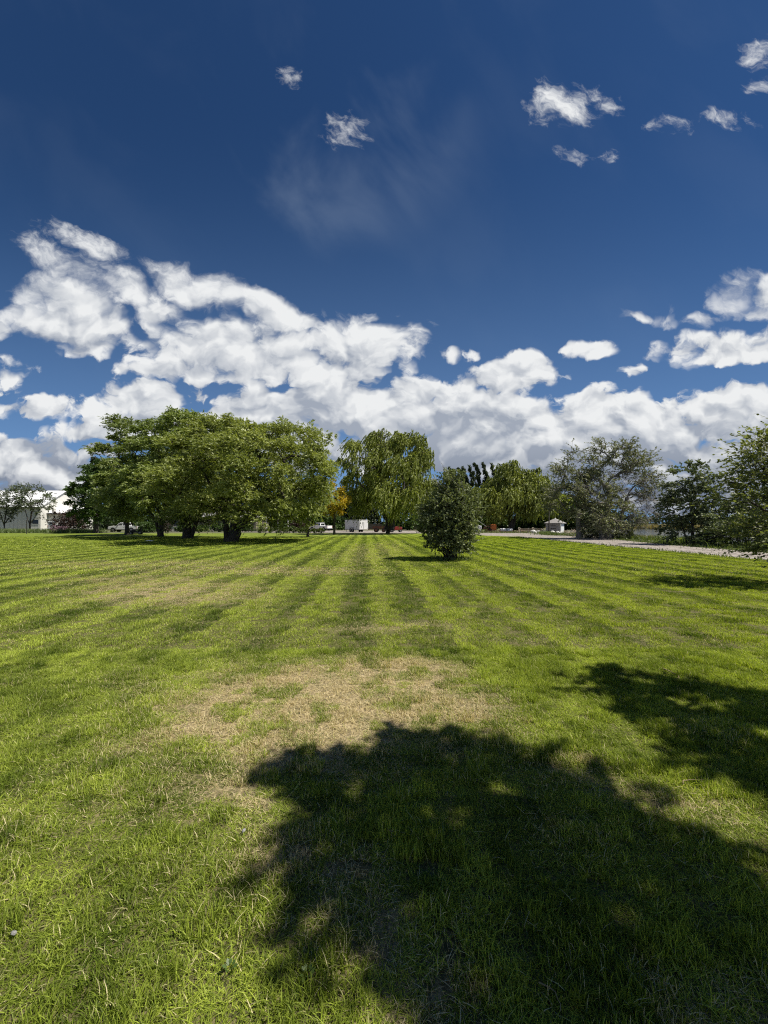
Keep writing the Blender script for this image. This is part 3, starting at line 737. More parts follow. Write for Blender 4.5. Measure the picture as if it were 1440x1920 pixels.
# ------------------------------------------------------------------ trees in the photograph
WIL = dict(ntw=38, nlf=20, ll=.20, lw=.072, droop=.34, wind=.34, splay=.45, ob=.75, ub=.55, squash=.75, core=.36, upn=1.0)
def loc_of(px, py): x, y = gnd(px, py); return (x, y, 0.0)
def E(px, py, Yc, rpx, rpy, ry, base):
    """ellipsoid seen at pixel (px,py) with radii in pixels, at depth Yc, in the tree's own space"""
    return ((X(px, Yc)-base[0], Yc-base[1], Z(py, Yc)), (rpx/F*Yc, ry, rpy/F*Yc))

# the great round willow: three stems from one base
b = loc_of(427, 1016)
make_tree('globe_willow', 'largest round willow with a wide domed crown and dark forked trunk on the lawn', b, 11,
    ells=[E(500, 885, b[1], 118, 84, 6.5, b), E(440, 872, b[1]+1, 95, 78, 5.5, b), E(395, 915, b[1]-1.5, 70, 52, 4.0, b), E(556, 902, b[1]-.5, 42, 60, 4.5, b),
          E(470, 935, b[1]-3, 95, 36, 3.5, b), E(545, 942, b[1]+1, 46, 34, 4, b), E(520, 945, b[1]+2.5, 90, 32, 3, b), E(385, 950, b[1]+1, 50, 26, 3, b)],
    lobed=dict(n=88, rmin=1.45, rl=1.6, nsub=8, lo=.55, flat=1.6),
    trunks=[[(0, 0, -.1), (-.15, 0, 1.3), (-.5, .3, 3.2)], [(.15, .1, -.1), (.45, 0, 1.2), (1.1, -.3, 3.0)], [(.3, -.1, -.1), (1.2, -.1, 1.4), (2.6, .2, 2.9)]],
    r_trunk=.56, r_tip=.018, leaf='willow', fol=dict(WIL, ntw=22, nlf=13), group='willows on the left of the lawn')
b = loc_of(352, 1010)
make_tree('globe_willow', 'willow with a leaning forked trunk just left of the largest willow', b, 12,
    ells=[E(345, 862, b[1]+1, 85, 72, 5.5, b), E(325, 922, b[1]-2, 66, 40, 4, b), E(390, 930, b[1]+1, 55, 34, 4, b), E(370, 835, b[1]+1, 62, 46, 5, b), E(330, 818, b[1]+2, 36, 34, 3, b), E(340, 945, b[1]+1, 60, 28, 4, b)],
    lobed=dict(n=56, rmin=1.6, rl=1.75, nsub=8, lo=.55, flat=1.8),
    trunks=[[(0, 0, -.1), (-.1, 0, 1.4), (-.7, .2, 3.4)], [(.2, .1, -.1), (.9, 0, 1.6), (1.7, -.2, 3.6)]],
    r_trunk=.44, r_tip=.02, leaf='willow_c', fol=dict(WIL, ntw=20, nlf=12, ll=.25, lw=.095), group='willows on the left of the lawn')
b = loc_of(301, 1006.5)
make_tree('globe_willow', 'willow with a dark V-shaped trunk in front of the house wall', b, 13,
    ells=[E(275, 865, b[1], 58, 62, 5, b), E(300, 905, b[1]-2, 62, 45, 4, b), E(270, 925, b[1]-1, 40, 34, 4, b), E(268, 824, b[1]+1, 34, 36, 3, b), E(285, 948, b[1]+1, 50, 24, 3.5, b)],
    lobed=dict(n=44, rmin=1.6, rl=1.7, nsub=8, lo=.5, flat=2.0),
    trunks=[[(0, 0, -.1), (.1, 0, 1.6), (.6, .2, 3.6)], [(-.1, 0, -.1), (-.5, 0, 1.8), (-2.0, .1, 3.8)]],
    r_trunk=.34, r_tip=.022, leaf='willow_d', fol=dict(WIL, ntw=18, nlf=12, ll=.28, lw=.105), group='willows on the left of the lawn')
b = loc_of(238, 1003)
make_tree('globe_willow', 'small willow standing in front of the side-on white pickup', b, 14,
    ells=[E(240, 912, b[1], 36, 40, 4, b), E(226, 925, b[1], 24, 30, 3, b), E(250, 935, b[1]-1, 40, 28, 3.5, b)],
    lobed=dict(n=32, rmin=1.4, rl=1.5, nsub=7, lo=.45, flat=2.7),
    trunks=[[(0, 0, -.1), (0, 0, 1.8), (.3, 0, 3.4)], [(.05, 0, 1.2), (-.6, 0, 2.2), (-1.5, .1, 3.8)]],
    r_trunk=.30, r_tip=.022, leaf='willow_c', fol=dict(WIL, ntw=16, nlf=12, ll=.31, lw=.12), group='willows on the left of the lawn')
b = loc_of(577, 1007.5)
make_tree('round_tree', 'slender young tree with straight trunk at the right edge of the willows', b, 15,
    ells=[E(577, 935, b[1], 32, 36, 2.0, b), E(588, 915, b[1], 18, 22, 1.5, b)], ncl=34, rmin=.6, crad=.8, lo=.35, flat=2.5,
    trunks=[[(0, 0, -.1), (0, 0, 1.6), (.1, 0, 3.0)], [(.02, 0, 1.5), (.5, 0, 2.3), (1.6, 0, 3.9)]], r_trunk=.17, r_tip=.014, leaf='willow', fol=dict(WIL, ntw=20, nlf=14, ll=.25, lw=.10))
b = loc_of(627, 1002.5)
make_tree('yellow_tree', 'narrow tree with golden yellow leaves beside the cargo trailer', b, 16,
    ells=[E(625, 930, b[1], 21, 36, 1.6, b), E(622, 955, b[1], 24, 22, 1.6, b), E(636, 942, b[1], 16, 26, 1.3, b)], ncl=56, rmin=.45, crad=.62, lo=.2, flat=2.6,
    trunks=[[(0, 0, -.1), (0, 0, 1.6), (0, 0, 4.5)]], r_trunk=.15, r_tip=.014, leaf='yellow', fol=dict(ntw=22, nlf=8, ll=.17, lw=.12, droop=.2, wind=.2, splay=.8))

# big maple and spruce at far left
b = loc_of(180, 999.5)
make_tree('maple_tree', 'dense dark green broadleaf tree left of the willows', b, 17,
    ells=[E(182, 915, b[1], 38, 46, 3.6, b), E(175, 945, b[1], 36, 32, 3.6, b), E(196, 890, b[1]+1, 22, 26, 2.5, b)], lobed=dict(n=36, rmin=1.2, rl=1.35, nsub=7, lo=.5, flat=1.6),
    trunks=[[(0, 0, -.1), (0, 0, 1.5), (0, 0, 5)]], r_trunk=.32, r_tip=.022, leaf='maple', fol=dict(ntw=12, nlf=9, ll=.24, lw=.20, droop=.25, wind=.15, splay=.8, ub=.3))

def cone_clumps(rng, h, r, n, z0=.8, p=1.0):
    C, O, W = [], [], []
    for i in range(n):
        f = (i+rng.uniform(0, 1))/n; z = z0 + (h-z0)*f; rr = r*(1-f)**p*rng.uniform(.55, 1.0); a = i*2.399 + rng.normal(0, .3)
        C.append((rr*math.cos(a), rr*math.sin(a), z)); O.append((math.cos(a), math.sin(a), .1)); W.append(max(.30, r*.42*(1-f)+.25))
    return (C, O), W
def spruce(label, px, Y, ytop, r, seed, leaf='conifer', n=70, group=None, name='spruce_tree', p=.9, lsz=1.6):
    rng = np.random.default_rng(seed); h = Z(ytop, Y)
    cl, W = cone_clumps(rng, h-.4, r, n, p=p)
    return make_tree(name, label, (X(px, Y), Y, 0), seed, clumps=cl, crad=W, trunks=[[(0, 0, -.1), (0, 0, h*.5), (0, 0, h-.3)]], r_trunk=.22, r_tip=.015, leaf=leaf,
        fol=dict(ntw=16, nlf=11, ll=.26*lsz, lw=.10*lsz, droop=.45, wind=.1, splay=.35, ob=1.3, ub=.0, squash=.6, core=.18), up=-.05, group=group)
spruce('spiky dark conifer rising behind the dense broadleaf tree', 178, 76, 852, 3.0, 18, n=60)

# weeping willow in the centre
b = loc_of(727, 1001)
WEEP = dict(ntw=13, nlf=15, ll=.34, lw=.12, droop=1.5, wind=.42, splay=.26, ob=.55, ub=.35, squash=.8, core=.30)
make_tree('weeping_willow', 'tall weeping willow with a stout trunk in the middle of the picture', b, 21,
    ells=[E(690, 862, b[1], 45, 45, 4, b), E(740, 865, b[1]-1, 50, 50, 4, b), E(770, 855, b[1]+1, 36, 38, 3.5, b), E(725, 852, b[1], 42, 38, 4, b), E(745, 910, b[1]-2, 62, 42, 4, b), E(690, 915, b[1], 38, 34, 4, b), E(790, 905, b[1], 26, 34, 3, b), E(715, 940, b[1]-2.5, 46, 24, 3, b)],
    lobed=dict(n=82, rmin=1.3, rl=1.8, nsub=6, lo=.4, flat=2.6, sq=.8),
    trunks=[[(0, 0, -.1), (0, 0, 1.8), (-.4, 0, 4.5)], [(.2, 0, .6), (.6, 0, 2.4), (1.8, 0, 6.0)]], r_trunk=.62, r_tip=.025, leaf='willow_b', fol=WEEP, group='weeping willows')
b = (X(958, 78), 78.0, 0.0)
make_tree('weeping_willow', 'wide weeping willow behind the yard between the poplars and the shed', b, 22,
    ells=[E(918, 938, b[1], 30, 34, 4, b), E(958, 908, b[1]+1, 36, 34, 4, b), E(985, 915, b[1], 34, 36, 4, b), E(950, 940, b[1]-2, 60, 26, 4, b), E(1005, 935, b[1], 26, 30, 3.5, b), E(905, 945, b[1], 22, 26, 3, b)],
    lobed=dict(n=70, rmin=1.5, rl=2.0, nsub=5, lo=.4, flat=2.8, sq=.8),
    trunks=[[(0, 0, -.1), (0, 0, 2.2), (-.6, 0, 5)], [(.2, 0, .8), (1, 0, 3), (2.4, 0, 6)]], r_trunk=.6, r_tip=.03, leaf='willow_b', fol=dict(WEEP, ll=.42, lw=.16), group='weeping willows')

# poplars bent by the wind
rng = np.random.default_rng(31)
POP = []
for i, (px, yt) in enumerate([(850, 876), (858, 880), (867, 876), (877, 874), (887, 873), (899, 866), (913, 868), (931, 868)]):
    Y = 125.0; h = Z(yt+5, Y); n = 46
    cl = []; O = []; W = []
    for k in range(n):
        f = (k+.5)/n; z = 2 + (h-2)*f; lean = -3.2*f**2.2; rr = 1.9*math.sin(math.pi*min(.96, .1+.86*f))*rng.uniform(.2, .8); a = rng.uniform(0, 6.28)
        cl.append((lean + rr*math.cos(a), rr*math.sin(a), z)); O.append((-.3, 0, 1)); W.append(1.0 - .45*f)
    lab = ['leftmost dark poplar, bent to the left, in the row behind the lone bush'][0] if i == 0 else 'dark wind-bent poplar, %s from the left in the row behind the bush' % ORD[i]
    if len(POP) < 3:
        POP.append((make_tree('poplar_tree', lab, (X(px+12, Y), Y, 0), 310+i, clumps=(cl, O), crad=W,
            trunks=[[(0, 0, -.1), (-.2, 0, h*.4), (-1.6, 0, h*.8)]], r_trunk=.25, r_tip=.03, leaf='poplar', fol=dict(ntw=9, nlf=10, ll=.5, lw=.28, droop=-.2, wind=.3, splay=.5, ob=.5, ub=1.6, squash=1.3), up=.3, group='row of poplars bent by wind'), h))
    else:
        o, h0 = POP[i % 3]; copy_at(o, (X(px+12, Y), Y + (i % 2)*1.5, 0), lab, (1, 1, h/h0))

# lone bush on the lawn
b = loc_of(846, 1049)
rb = np.random.default_rng(41)
st = [[(rb.normal(0, .22), rb.normal(0, .22), -.05), (rb.normal(0, .35), rb.normal(0, .3), .6), (rb.normal(0, .6), rb.normal(0, .5), 1.4)] for _ in range(16)]
def whips(T, rng, C, rad, O):
    p = []
    for _ in range(22):
        x0, y0 = rng.normal(.0, .5), rng.normal(0, .3); z0 = 2.9 - abs(x0)*.9
        L = rng.uniform(.5, 1.3); p.append([(x0, y0, z0), (x0+.05, y0, z0+L*.35), (x0+rng.normal(-.05, .12), y0, z0+L*.7), (x0+rng.normal(-.12, .22), y0, z0+L)])
    v, f = tubes(np.array(p), np.tile(np.array([[.012, .010, .008, .005]]), (len(p), 1)), 4)
    link(bpy.data.objects.new('twig', np_mesh('bush_twigs', v, [f], BARKG)), T)['kind'] = 'stuff'
    Q = np.array(p); Cw = Q[:, 1:3].reshape(-1, 3); V, Fq, ti, tw = foliage(rng, Cw, np.full(len(Cw), .16), np.tile([[0, 0, 1.0]], (len(Cw), 1)), 4, 6, .08, .04, droop=0, wind=.1, splay=.6, ub=1.0)
    link(bpy.data.objects.new('shoot_leaves', np_mesh('bush_shoot_leaves', V, [Fq], LM['bush'], attrs={'tint': ('FACE', 'FLOAT', ti)})), T)['kind'] = 'stuff'
make_tree('lone_bush', 'tall dark grey-green bush standing alone on the lawn', b, 42,
    ells=[E(846, 948, b[1], 42, 36, 1.05, b), E(838, 985, b[1], 50, 42, 1.2, b), E(848, 1018, b[1], 46, 28, 1.0, b), E(862, 975, b[1], 34, 50, 1.0, b), E(849, 908, b[1], 20, 30, .5, b), E(846, 930, b[1], 34, 30, .85, b), E(808, 965, b[1], 22, 24, .8, b), E(880, 950, b[1], 16, 26, .6, b)],
    ncl=400, rmin=.15, crad=.30, lo=.25, flat=.12, trunks=st, r_trunk=.055, r_tip=.006, leaf='bush', cat='bush',
    fol=dict(ntw=10, nlf=12, ll=.088, lw=.050, droop=.05, wind=.12, splay=.7, ob=.5, ub=.6, twig_r=.004), up=.3, extra=whips, trunk_name='stems', crown_name='leaves')

# half bare elm by the road
b = (X(1140, 40.5), 40.5, 0.0)
ELM = dict(ntw=20, nlf=13, ll=.17, lw=.085, droop=.15, wind=.2, splay=.7, ob=.6, ub=.4, twig_r=.012, core=.4)
def elm_extra(T, rng, C, rad, O):
    # bare grey twigs hanging on the right
    Cb, Ob = sample_clumps(rng, [E(1185, 930, b[1], 44, 58, 2.4, b), E(1200, 965, b[1], 34, 34, 2, b), E(1150, 905, b[1], 50, 44, 2.5, b)], 70, .5, .2, .5)
    V, Fq, ti, tw = foliage(rng, Cb, .95*rng.uniform(.7, 1.3, len(Cb)), Ob, 22, 1, .02, .01, droop=.7, wind=-.1, splay=.3, ob=.6, ub=.5, twig_r=.011)
    link(bpy.data.objects.new('bare_twigs', np_mesh('elm_bare_twigs', tw[0], [tw[1]], BARKG)), T)['kind'] = 'stuff'
make_tree('half_bare_elm', 'large half bare grey tree with twisted limbs beside the gravel road', b, 51,
    ells=[E(1150, 850, b[1], 34, 26, 2.2, b), E(1080, 880, b[1], 40, 34, 2.4, b), E(1195, 880, b[1], 32, 30, 2.2, b), E(1110, 925, b[1]-1, 42, 40, 2.6, b), E(1130, 965, b[1]-1.5, 52, 30, 2.6, b), E(1060, 935, b[1], 34, 34, 2.4, b), E(1215, 920, b[1], 16, 30, 1.5, b), E(1150, 985, b[1]-1, 60, 18, 2.4, b)],
    ncl=150, rmin=.55, crad=.85, lo=.3, flat=.7,
    trunks=[[(-.6, 0, -.1), (-1.0, 0, 1.6), (-2.0, 0, 3.8)], [(0, 0, -.1), (0, 0, 2.2), (.1, 0, 5.6)], [(.6, .2, -.1), (1.3, .2, 1.8), (2.2, .2, 4.4)], [(-3.2, -.2, -.1), (-3.2, -.2, 1.5), (-3.3, -.2, 3.6)]],
    r_trunk=.46, r_tip=.016, bark=BARKG, leaf='olive', fol=ELM, extra=elm_extra, up=.5, wob=.12)

# leafy tree beside the pond and the one that leans into the frame on the right
b = (X(1300, 28.5), 28.5, 0.0)
make_tree('pond_tree', 'loose dark green tree at the edge of the pond', b, 61,
    ells=[E(1290, 900, b[1], 32, 32, 1.4, b), E(1305, 945, b[1], 50, 42, 1.6, b), E(1300, 990, b[1], 50, 26, 1.6, b), E(1330, 920, b[1], 22, 30, 1.2, b), E(1275, 950, b[1], 24, 28, 1.2, b), E(1282, 978, b[1], 26, 10, 1.2, b)],
    ncl=110, rmin=.42, crad=.52, lo=.25, flat=.4, trunks=[[(0, 0, -.3), (-.1, 0, 1.2), (-.2, 0, 3.4)], [(.3, 0, -.3), (.5, 0, 1.2), (.9, 0, 3.0)], [(-.3, .1, -.3), (-.6, .1, 1), (-1, .1, 2.2)]],
    r_trunk=.13, r_tip=.010, leaf='locust', fol=dict(ntw=12, nlf=10, ll=.17, lw=.10, droop=.15, wind=.45, splay=.5, ob=.8, ub=.25, twig_r=.007), up=.15)
b = (X(1420, 26), 26.0, 0.0)
make_tree('pond_tree', 'low shrubby tree behind the leaning right-hand tree at the road edge', b, 62,
    ells=[E(1390, 985, b[1], 60, 36, 1.8, b), E(1440, 960, b[1], 50, 50, 1.8, b), E(1360, 1005, b[1], 36, 14, 1.4, b)],
    ncl=90, rmin=.42, crad=.6, lo=.25, flat=.3, trunks=[[(0, 0, -.3), (0, 0, 1), (.2, 0, 2.5)], [(-.4, 0, -.3), (-.9, 0, .8), (-1.6, 0, 1.6)]],
    r_trunk=.11, r_tip=.010, leaf='locust', fol=dict(ntw=13, nlf=10, ll=.17, lw=.10, droop=.2, wind=.4, splay=.5, ob=.8, ub=.2, twig_r=.007))
b = (11.0, 9.6, 0.0)
make_tree('leaning_tree', 'light green tree leaning in from the right edge over the lawn', b, 63,
    ells=[E(1420, 945, 9.4, 62, 45, .9, b), E(1470, 900, 9.6, 70, 70, 1.2, b), E(1440, 1005, 9.4, 62, 30, .9, b), E(1500, 980, 9.8, 90, 70, 1.3, b), E(1460, 865, 9.6, 72, 48, .9, b), E(1530, 830, 9.8, 80, 70, 1.1, b), E(1412, 890, 9.4, 40, 20, .6, b), E(1410, 845, 9.5, 42, 20, .5, b), E(1460, 1042, 9.3, 45, 16, .6, b)],
    ncl=160, rmin=.20, crad=.38, lo=.2, flat=.55, trunks=[[(0, 0, -.05), (0, 0, .9), (-.2, -.1, 2.3)], [(.1, 0, -.05), (.5, .1, 1.2), (.6, .2, 3.0)], [(-.1, 0, .3), (-.6, -.1, .9), (-1.2, -.1, 1.4)]],
    r_trunk=.12, r_tip=.006, leaf='bright', fol=dict(ntw=9, nlf=9, ll=.085, lw=.045, droop=.05, wind=.55, splay=.5, ob=.7, ub=.15, twig_r=.004), up=.1)

# two trees beside the viewer, out of the picture, whose shade falls over the grass
def shade_tree(label, polys, hs, n, trunk, top, seed, crad, dens):
    rng = np.random.default_rng(seed); C = []
    k = np.array([sv[0]/sv[2], sv[1]/sv[2]])
    poly = np.array(polys); lo, hi = poly.min(0), poly.max(0)
    def inside(p):
        x, y = p; c = False; j = len(poly)-1
        for i in range(len(poly)):
            if (poly[i][1] > y) != (poly[j][1] > y) and x < (poly[j][0]-poly[i][0])*(y-poly[i][1])/(poly[j][1]-poly[i][1])+poly[i][0]: c = not c
            j = i
        return c
    pts = []
    tries = 0
    while len(C) < n and tries < 60000:
        tries += 1
        g = rng.uniform(lo, hi)
        if not inside(g): continue
        if pts and np.min(np.linalg.norm(np.array(pts)-g, axis=1)) < dens: continue
        h = rng.uniform(*hs)
        q = np.array([g[0]+k[0]*h, g[1]+k[1]*h, h])
        if q[1] > 0 and q[0] < q[1]*1.12 + .5 and (h-CAMZ) < q[1]*1.5 + .4: continue
        C.append(q); pts.append(g)
    C = np.array(C); O = unit(C - np.array([trunk[0], trunk[1], hs[0]]))
    base = np.array([trunk[0], trunk[1], 0.0])
    make_tree('shade_tree', label, tuple(base), seed, clumps=(C-base, O), crad=crad, trunks=[[(0, 0, -.05), (.05, .05, top*.5), (.0, .1, top)]], r_trunk=.2, r_tip=.010, leaf='locust',
        fol=dict(ntw=12, nlf=11, ll=.10, lw=.06, droop=.15, wind=.1, splay=.7, ob=.3, ub=.1, core=.4), up=.2)
S1 = [gnd(*p) for p in [(525, 1432), (575, 1425), (640, 1438), (705, 1425), (745, 1370), (800, 1368), (880, 1390), (960, 1405), (1010, 1438), (1100, 1470), (1180, 1510), (1260, 1550), (1350, 1600), (1440, 1650)]] + \
     [(2.6, 1.55), (3.2, .6), (3.2, -.9), (.9, -.9), (.25, .7)] + [gnd(*p) for p in [(860, 1920), (810, 1870), (720, 1790), (665, 1740), (640, 1690), (560, 1600), (545, 1560), (560, 1500), (540, 1450)]]
shade_tree('tree beside the viewer whose dark shade covers the near grass', S1, (5.2, 7.0), 275, (6.3, -.6), 4.4, 71, .20, .125)
S2 = [gnd(*p) for p in [(1105, 1262), (1160, 1258), (1200, 1276), (1290, 1272), (1440, 1305)]] + [(4.6, 3.5), (5.2, 2.4), (3.4, 1.9)] + [gnd(*p) for p in [(1440, 1530), (1390, 1500), (1310, 1450), (1270, 1400), (1330, 1370), (1200, 1345), (1120, 1300)]]
shade_tree('tree on the right, out of view, whose shade dapples the lawn', S2, (3.8, 5.2), 95, (7.2, 2.2), 3.2, 72, .19, .135)

# ------------------------------------------------------------------ small plants
def shrub(name, label, px, Y, h, w, leaf, seed, n=26, group=None, ll=.16, lw=.09, cat='shrub', x=None, ntw=12, nlf=9):
    rng = np.random.default_rng(seed)
    ells = [((0, 0, h*.55), (w*.5, w*.42, h*.45)), ((w*.18, 0, h*.4), (w*.34, w*.35, h*.36)), ((-w*.2, 0, h*.42), (w*.3, w*.3, h*.36))]
    st = [[(rng.normal(0, w*.06), rng.normal(0, w*.06), -.05), (rng.normal(0, w*.1), rng.normal(0, w*.1), h*.25), (rng.normal(0, w*.2), rng.normal(0, w*.2), h*.5)] for _ in range(4)]
    return make_tree(name, label, (X(px, Y) if x is None else x, Y, float(ground_h(np.array(X(px, Y) if x is None else x), np.array(Y)))+.03), seed, ells=ells, ncl=n, rmin=min(w, h)*.10, crad=min(w, h)*.24, lo=.25, flat=.05,
        trunks=st, r_trunk=.05, r_tip=.008, leaf=leaf, cat=cat, group=group, fol=dict(ntw=ntw, nlf=nlf, ll=ll, lw=lw, droop=.15, wind=.12, splay=.7, ob=.6, ub=.35), trunk_name='stems', crown_name='leaves')

# saplings before the white barn
for px, Y, wpx, top, lab, sd in [(8, 78, 26, 903, 'thin young tree at the left edge before the white barn', 81), (56, 78, 40, 897, 'thin wide young tree before the barn window', 82)]:
    b = (X(px, Y), Y, 0.0); mid_ = (top+985)/2
    make_tree('sapling', lab, b, sd, ells=[E(px+4, top+32, Y, wpx*.9, 30, 2.6, b), E(px-4, mid_+8, Y, wpx*.8, 28, 2.4, b), E(px+14, mid_, Y, wpx*.8, 26, 2.2, b)], ncl=64, rmin=.6, crad=.9, lo=.3, flat=2.2,
        trunks=[[(0, 0, -.1), (0, 0, 1.6), (.4, 0, 4)], [(0, 0, 1.2), (-.4, 0, 2.4), (-1, 0, 4.5)], [(0, 0, 1.4), (.8, 0, 2.6), (2, 0, 4.6)]], r_trunk=.16, r_tip=.016, leaf='young',
        fol=dict(ntw=11, nlf=8, ll=.24, lw=.14, droop=.1, wind=.25, splay=.6, ob=.6, ub=.3, twig_r=.012), group='saplings before the barn')

shrub('burgundy_shrub', 'dark burgundy shrub between the barn and the broadleaf tree', 128, 72, 4.2, 5.2, 'burg', 91, 60, ll=.24, lw=.15)
shrub('flowering_shrub', 'low shrub with pale pink blossom beside the white van', 112, 69, 1.25, 2.6, 'lilac', 92, 22, ll=.12, lw=.08)
shrub('clipped_hedge', 'rounded dark green hedge right of the side-on pickup', 277, 71, 1.95, 3.4, 'maple', 93, 60, ll=.18, lw=.12)
shrub('clipped_hedge', 'low dark hedge against the house wall between willow trunks', 378, 74, 1.3, 2.6, 'maple', 94, 40, ll=.16, lw=.1)
shrub('red_shrub', 'reddish brown shrub behind the white porch posts', 561, 84, 2.9, 3.2, 'burg', 95, 34, ll=.24, lw=.15)
shrub('red_shrub', 'small reddish shrub at the corner of the house', 311, 72, 1.7, 1.7, 'burg', 96, 20, ll=.16, lw=.1)
for i, (px, h, w) in enumerate([(300, 1.5, 2.6), (340, 1.2, 2.4), (362, 1.4, 2.8), (412, 1.6, 3.0), (436, 1.8, 3.2), (462, 1.5, 3.0)]):
    shrub('foundation_shrub', 'dark rounded shrub, %s from the left along the front of the house' % ORD[i], px, 77, h, w, 'maple', 140+i, 24, 'shrubs along the house', ll=.2, lw=.12)
for i, (px, h, w) in enumerate([(488, 1.3, 1.6), (506, .8, 1.8), (523, 1.35, 2.2), (538, .9, 1.6), (550, 1.1, 1.4), (562, .8, 1.5), (573, .9, 1.4), (590, .7, 1.5), (601, .75, 1.3)]):
    shrub('border_shrub', ['leafy shrub at the left end of the border below the porch', 'low spreading plant below the first white porch post', 'tallest arching shrub of the border below the porch', 'low plant right of the tallest border shrub',
          'upright border shrub before the red shrub', 'small border plant left of the slender tree', 'small border plant right behind the slender trunk', 'low plant before the rear wheel of the distant pickup', 'low plant at the right end of the border'][i],
          px, 67, h, w, 'weed', 100+i, 16, 'plants of the border below the porch', ll=.15, lw=.07)
# background trees
BGT = [(128, 132, 916, 3.2, 'far', 'grey-green tree far behind the barn annex'), (108, 128, 940, 3.0, 'far', 'low far tree right of the barn roof'), (470, 108, 940, 6, 'maple', 'dark tree behind the house roof'),
       (520, 112, 944, 5, 'far', 'dull green tree behind the porch roof'), (556, 104, 950, 4.4, 'maple', 'dark tree behind the red shrub'), (596, 112, 938, 5, 'far', 'tree behind the far pickup'),
       (1040, 96, 915, 5.0, 'willow_b', 'green tree behind the shed roof'), (1062, 100, 930, 5.0, 'maple', 'darker tree right behind the shed'), (845, 110, 925, 5.0, 'maple', 'dark tree behind the lone bush'), (1012, 104, 925, 4, 'far', 'tree seen left of the shed'),
       (330, 108, 935, 6, 'maple', 'dark tree behind the middle of the house'), (400, 112, 930, 6, 'far', 'tall tree behind the house between the willows'), (215, 110, 935, 5, 'maple', 'dark tree far behind the white pickup'), (1110, 92, 945, 5, 'maple', 'dark tree beyond the half bare tree')]
for i, (px, Y, yt, w, lf, lab) in enumerate(BGT):
    h = Z(yt, Y); b = (X(px, Y), Y, 0.0)
    make_tree('background_tree', lab, b, 200+i, ells=[((0, 0, h*.62), (w, w*.7, h*.36)), ((w*.3, 0, h*.4), (w*.8, w*.6, h*.3)), ((-w*.4, 0, h*.42), (w*.7, w*.6, h*.3))], ncl=40, rmin=.9, crad=1.4, lo=.4, flat=.6,
        trunks=[[(0, 0, -.1), (0, 0, h*.2), (0, 0, h*.45)]], r_trunk=.3, r_tip=.03, leaf=lf, fol=dict(ntw=16, nlf=8, ll=.65, lw=.42, droop=.25, wind=.15, splay=.7, ub=.3), group='trees behind the yard')
HS = []
for i, (px, h, w) in enumerate([(150, 3.5, 7), (168, 3.2, 7), (190, 3.6, 8), (212, 3.4, 8), (236, 3.6, 8), (262, 3.8, 8), (286, 3.6, 8), (552, 4.0, 8), (574, 3.6, 8), (598, 3.8, 8), (620, 4.2, 8), (750, 3.8, 9), (778, 3.6, 9), (890, 3.6, 9), (915, 3.8, 9), (940, 3.6, 9), (966, 3.6, 9), (992, 3.8, 9), (1016, 3.6, 9), (1068, 3.8, 9), (1090, 3.6, 9)]):
    Y = 99 + (i % 3); lab = 'dark shrub, %s from the left in the hedge along the back' % ORD[i]
    if i < 3: HS.append(shrub('hedge_shrub', lab, px, Y, 3.6, 8, 'maple', 600+i, 22, 'hedge along the back', ll=.5, lw=.34, ntw=16, nlf=8))
    else: copy_at(HS[i % 3], (X(px, Y), Y, 0), lab, (w/8, 1, h/3.6), R(180*(i % 2)))
CF = []
for i, (px, yt, r) in enumerate([(640, 912, 3.4), (652, 908, 3.2), (664, 914, 3.4), (676, 906, 3.2), (690, 910, 3.4), (706, 912, 3.4), (770, 912, 3.4), (790, 905, 3.4), (808, 900, 3.4), (824, 908, 3.2), (838, 914, 3.4), (862, 916, 3.4)]):
    Y = 114+(i % 3)*2; lab = 'dark conifer, %s from the left in the row behind trailer and willow' % ORD[i]
    if i < 3: CF.append((spruce(lab, px, Y, yt, r, 240+i, n=44, group='dark conifer row behind the trailer', name='conifer_tree', p=.5, lsz=3.0), Z(yt, Y)))
    else: o, h0 = CF[i % 3]; copy_at(o, (X(px, Y), Y, 0), lab, (1, 1, Z(yt, Y)/h0), R(70*i))

# tall weeds along the left fence, reeds round the pond, the wood beyond it
def blade_field(name, x, y, z, h, w, m, seed, lab, lean=.3, cat='grass'):
    rng = np.random.default_rng(seed); n = len(x); az = rng.uniform(0, 6.283, n); H = h*rng.uniform(.5, 1.2, n)
    p = np.stack([x, y, z], -1); s = np.stack([np.cos(az), np.sin(az), np.zeros(n)], -1)*(w*rng.uniform(.6, 1.3, n))[:, None]
    d = rng.normal(0, lean, (n, 3)); d[:, 2] = 1; d[:, 0] -= .15
    t1 = p + d*np.array([.5, .5, .6])*H[:, None]; t2 = p + d*np.array([1.3, 1.3, 1])*H[:, None]
    V = np.stack([p - s*.5, p + s*.5, t1 + s*.45, t1 - s*.45, t2], 1).reshape(-1, 3); o = np.arange(n)[:, None]*5
    tb = rng.uniform(0, 1, n)
    ob = link(bpy.data.objects.new(name, np_mesh(name, V, [o+np.array([[0, 1, 2, 3]]), o+np.array([[3, 2, 4]])], m, attrs={'tint': ('FACE', 'FLOAT', np.concatenate([tb, tb]))})))
    return tag(ob, lab, cat, kind='stuff')
rw = np.random.default_rng(9)
n = 9000; x = rw.uniform(-96, -52, n); y = 66 + rw.uniform(0, 8, n) + 1.2*np.sin(x*.5); blade_field('tall_grass', x, y, y*0-.03, .75, .06, LM['weed'], 1, 'uncut green weeds along the fence before the barn')
n = 5000; y = rw.uniform(20, 62, n); x = pond_edge(y) - rw.gamma(2.0, .5, n) + .9; blade_field('bank_grass', x, y, ground_h(x, y), .55, .045, LM['weed'], 2, 'green rushes on the near bank of the pond')
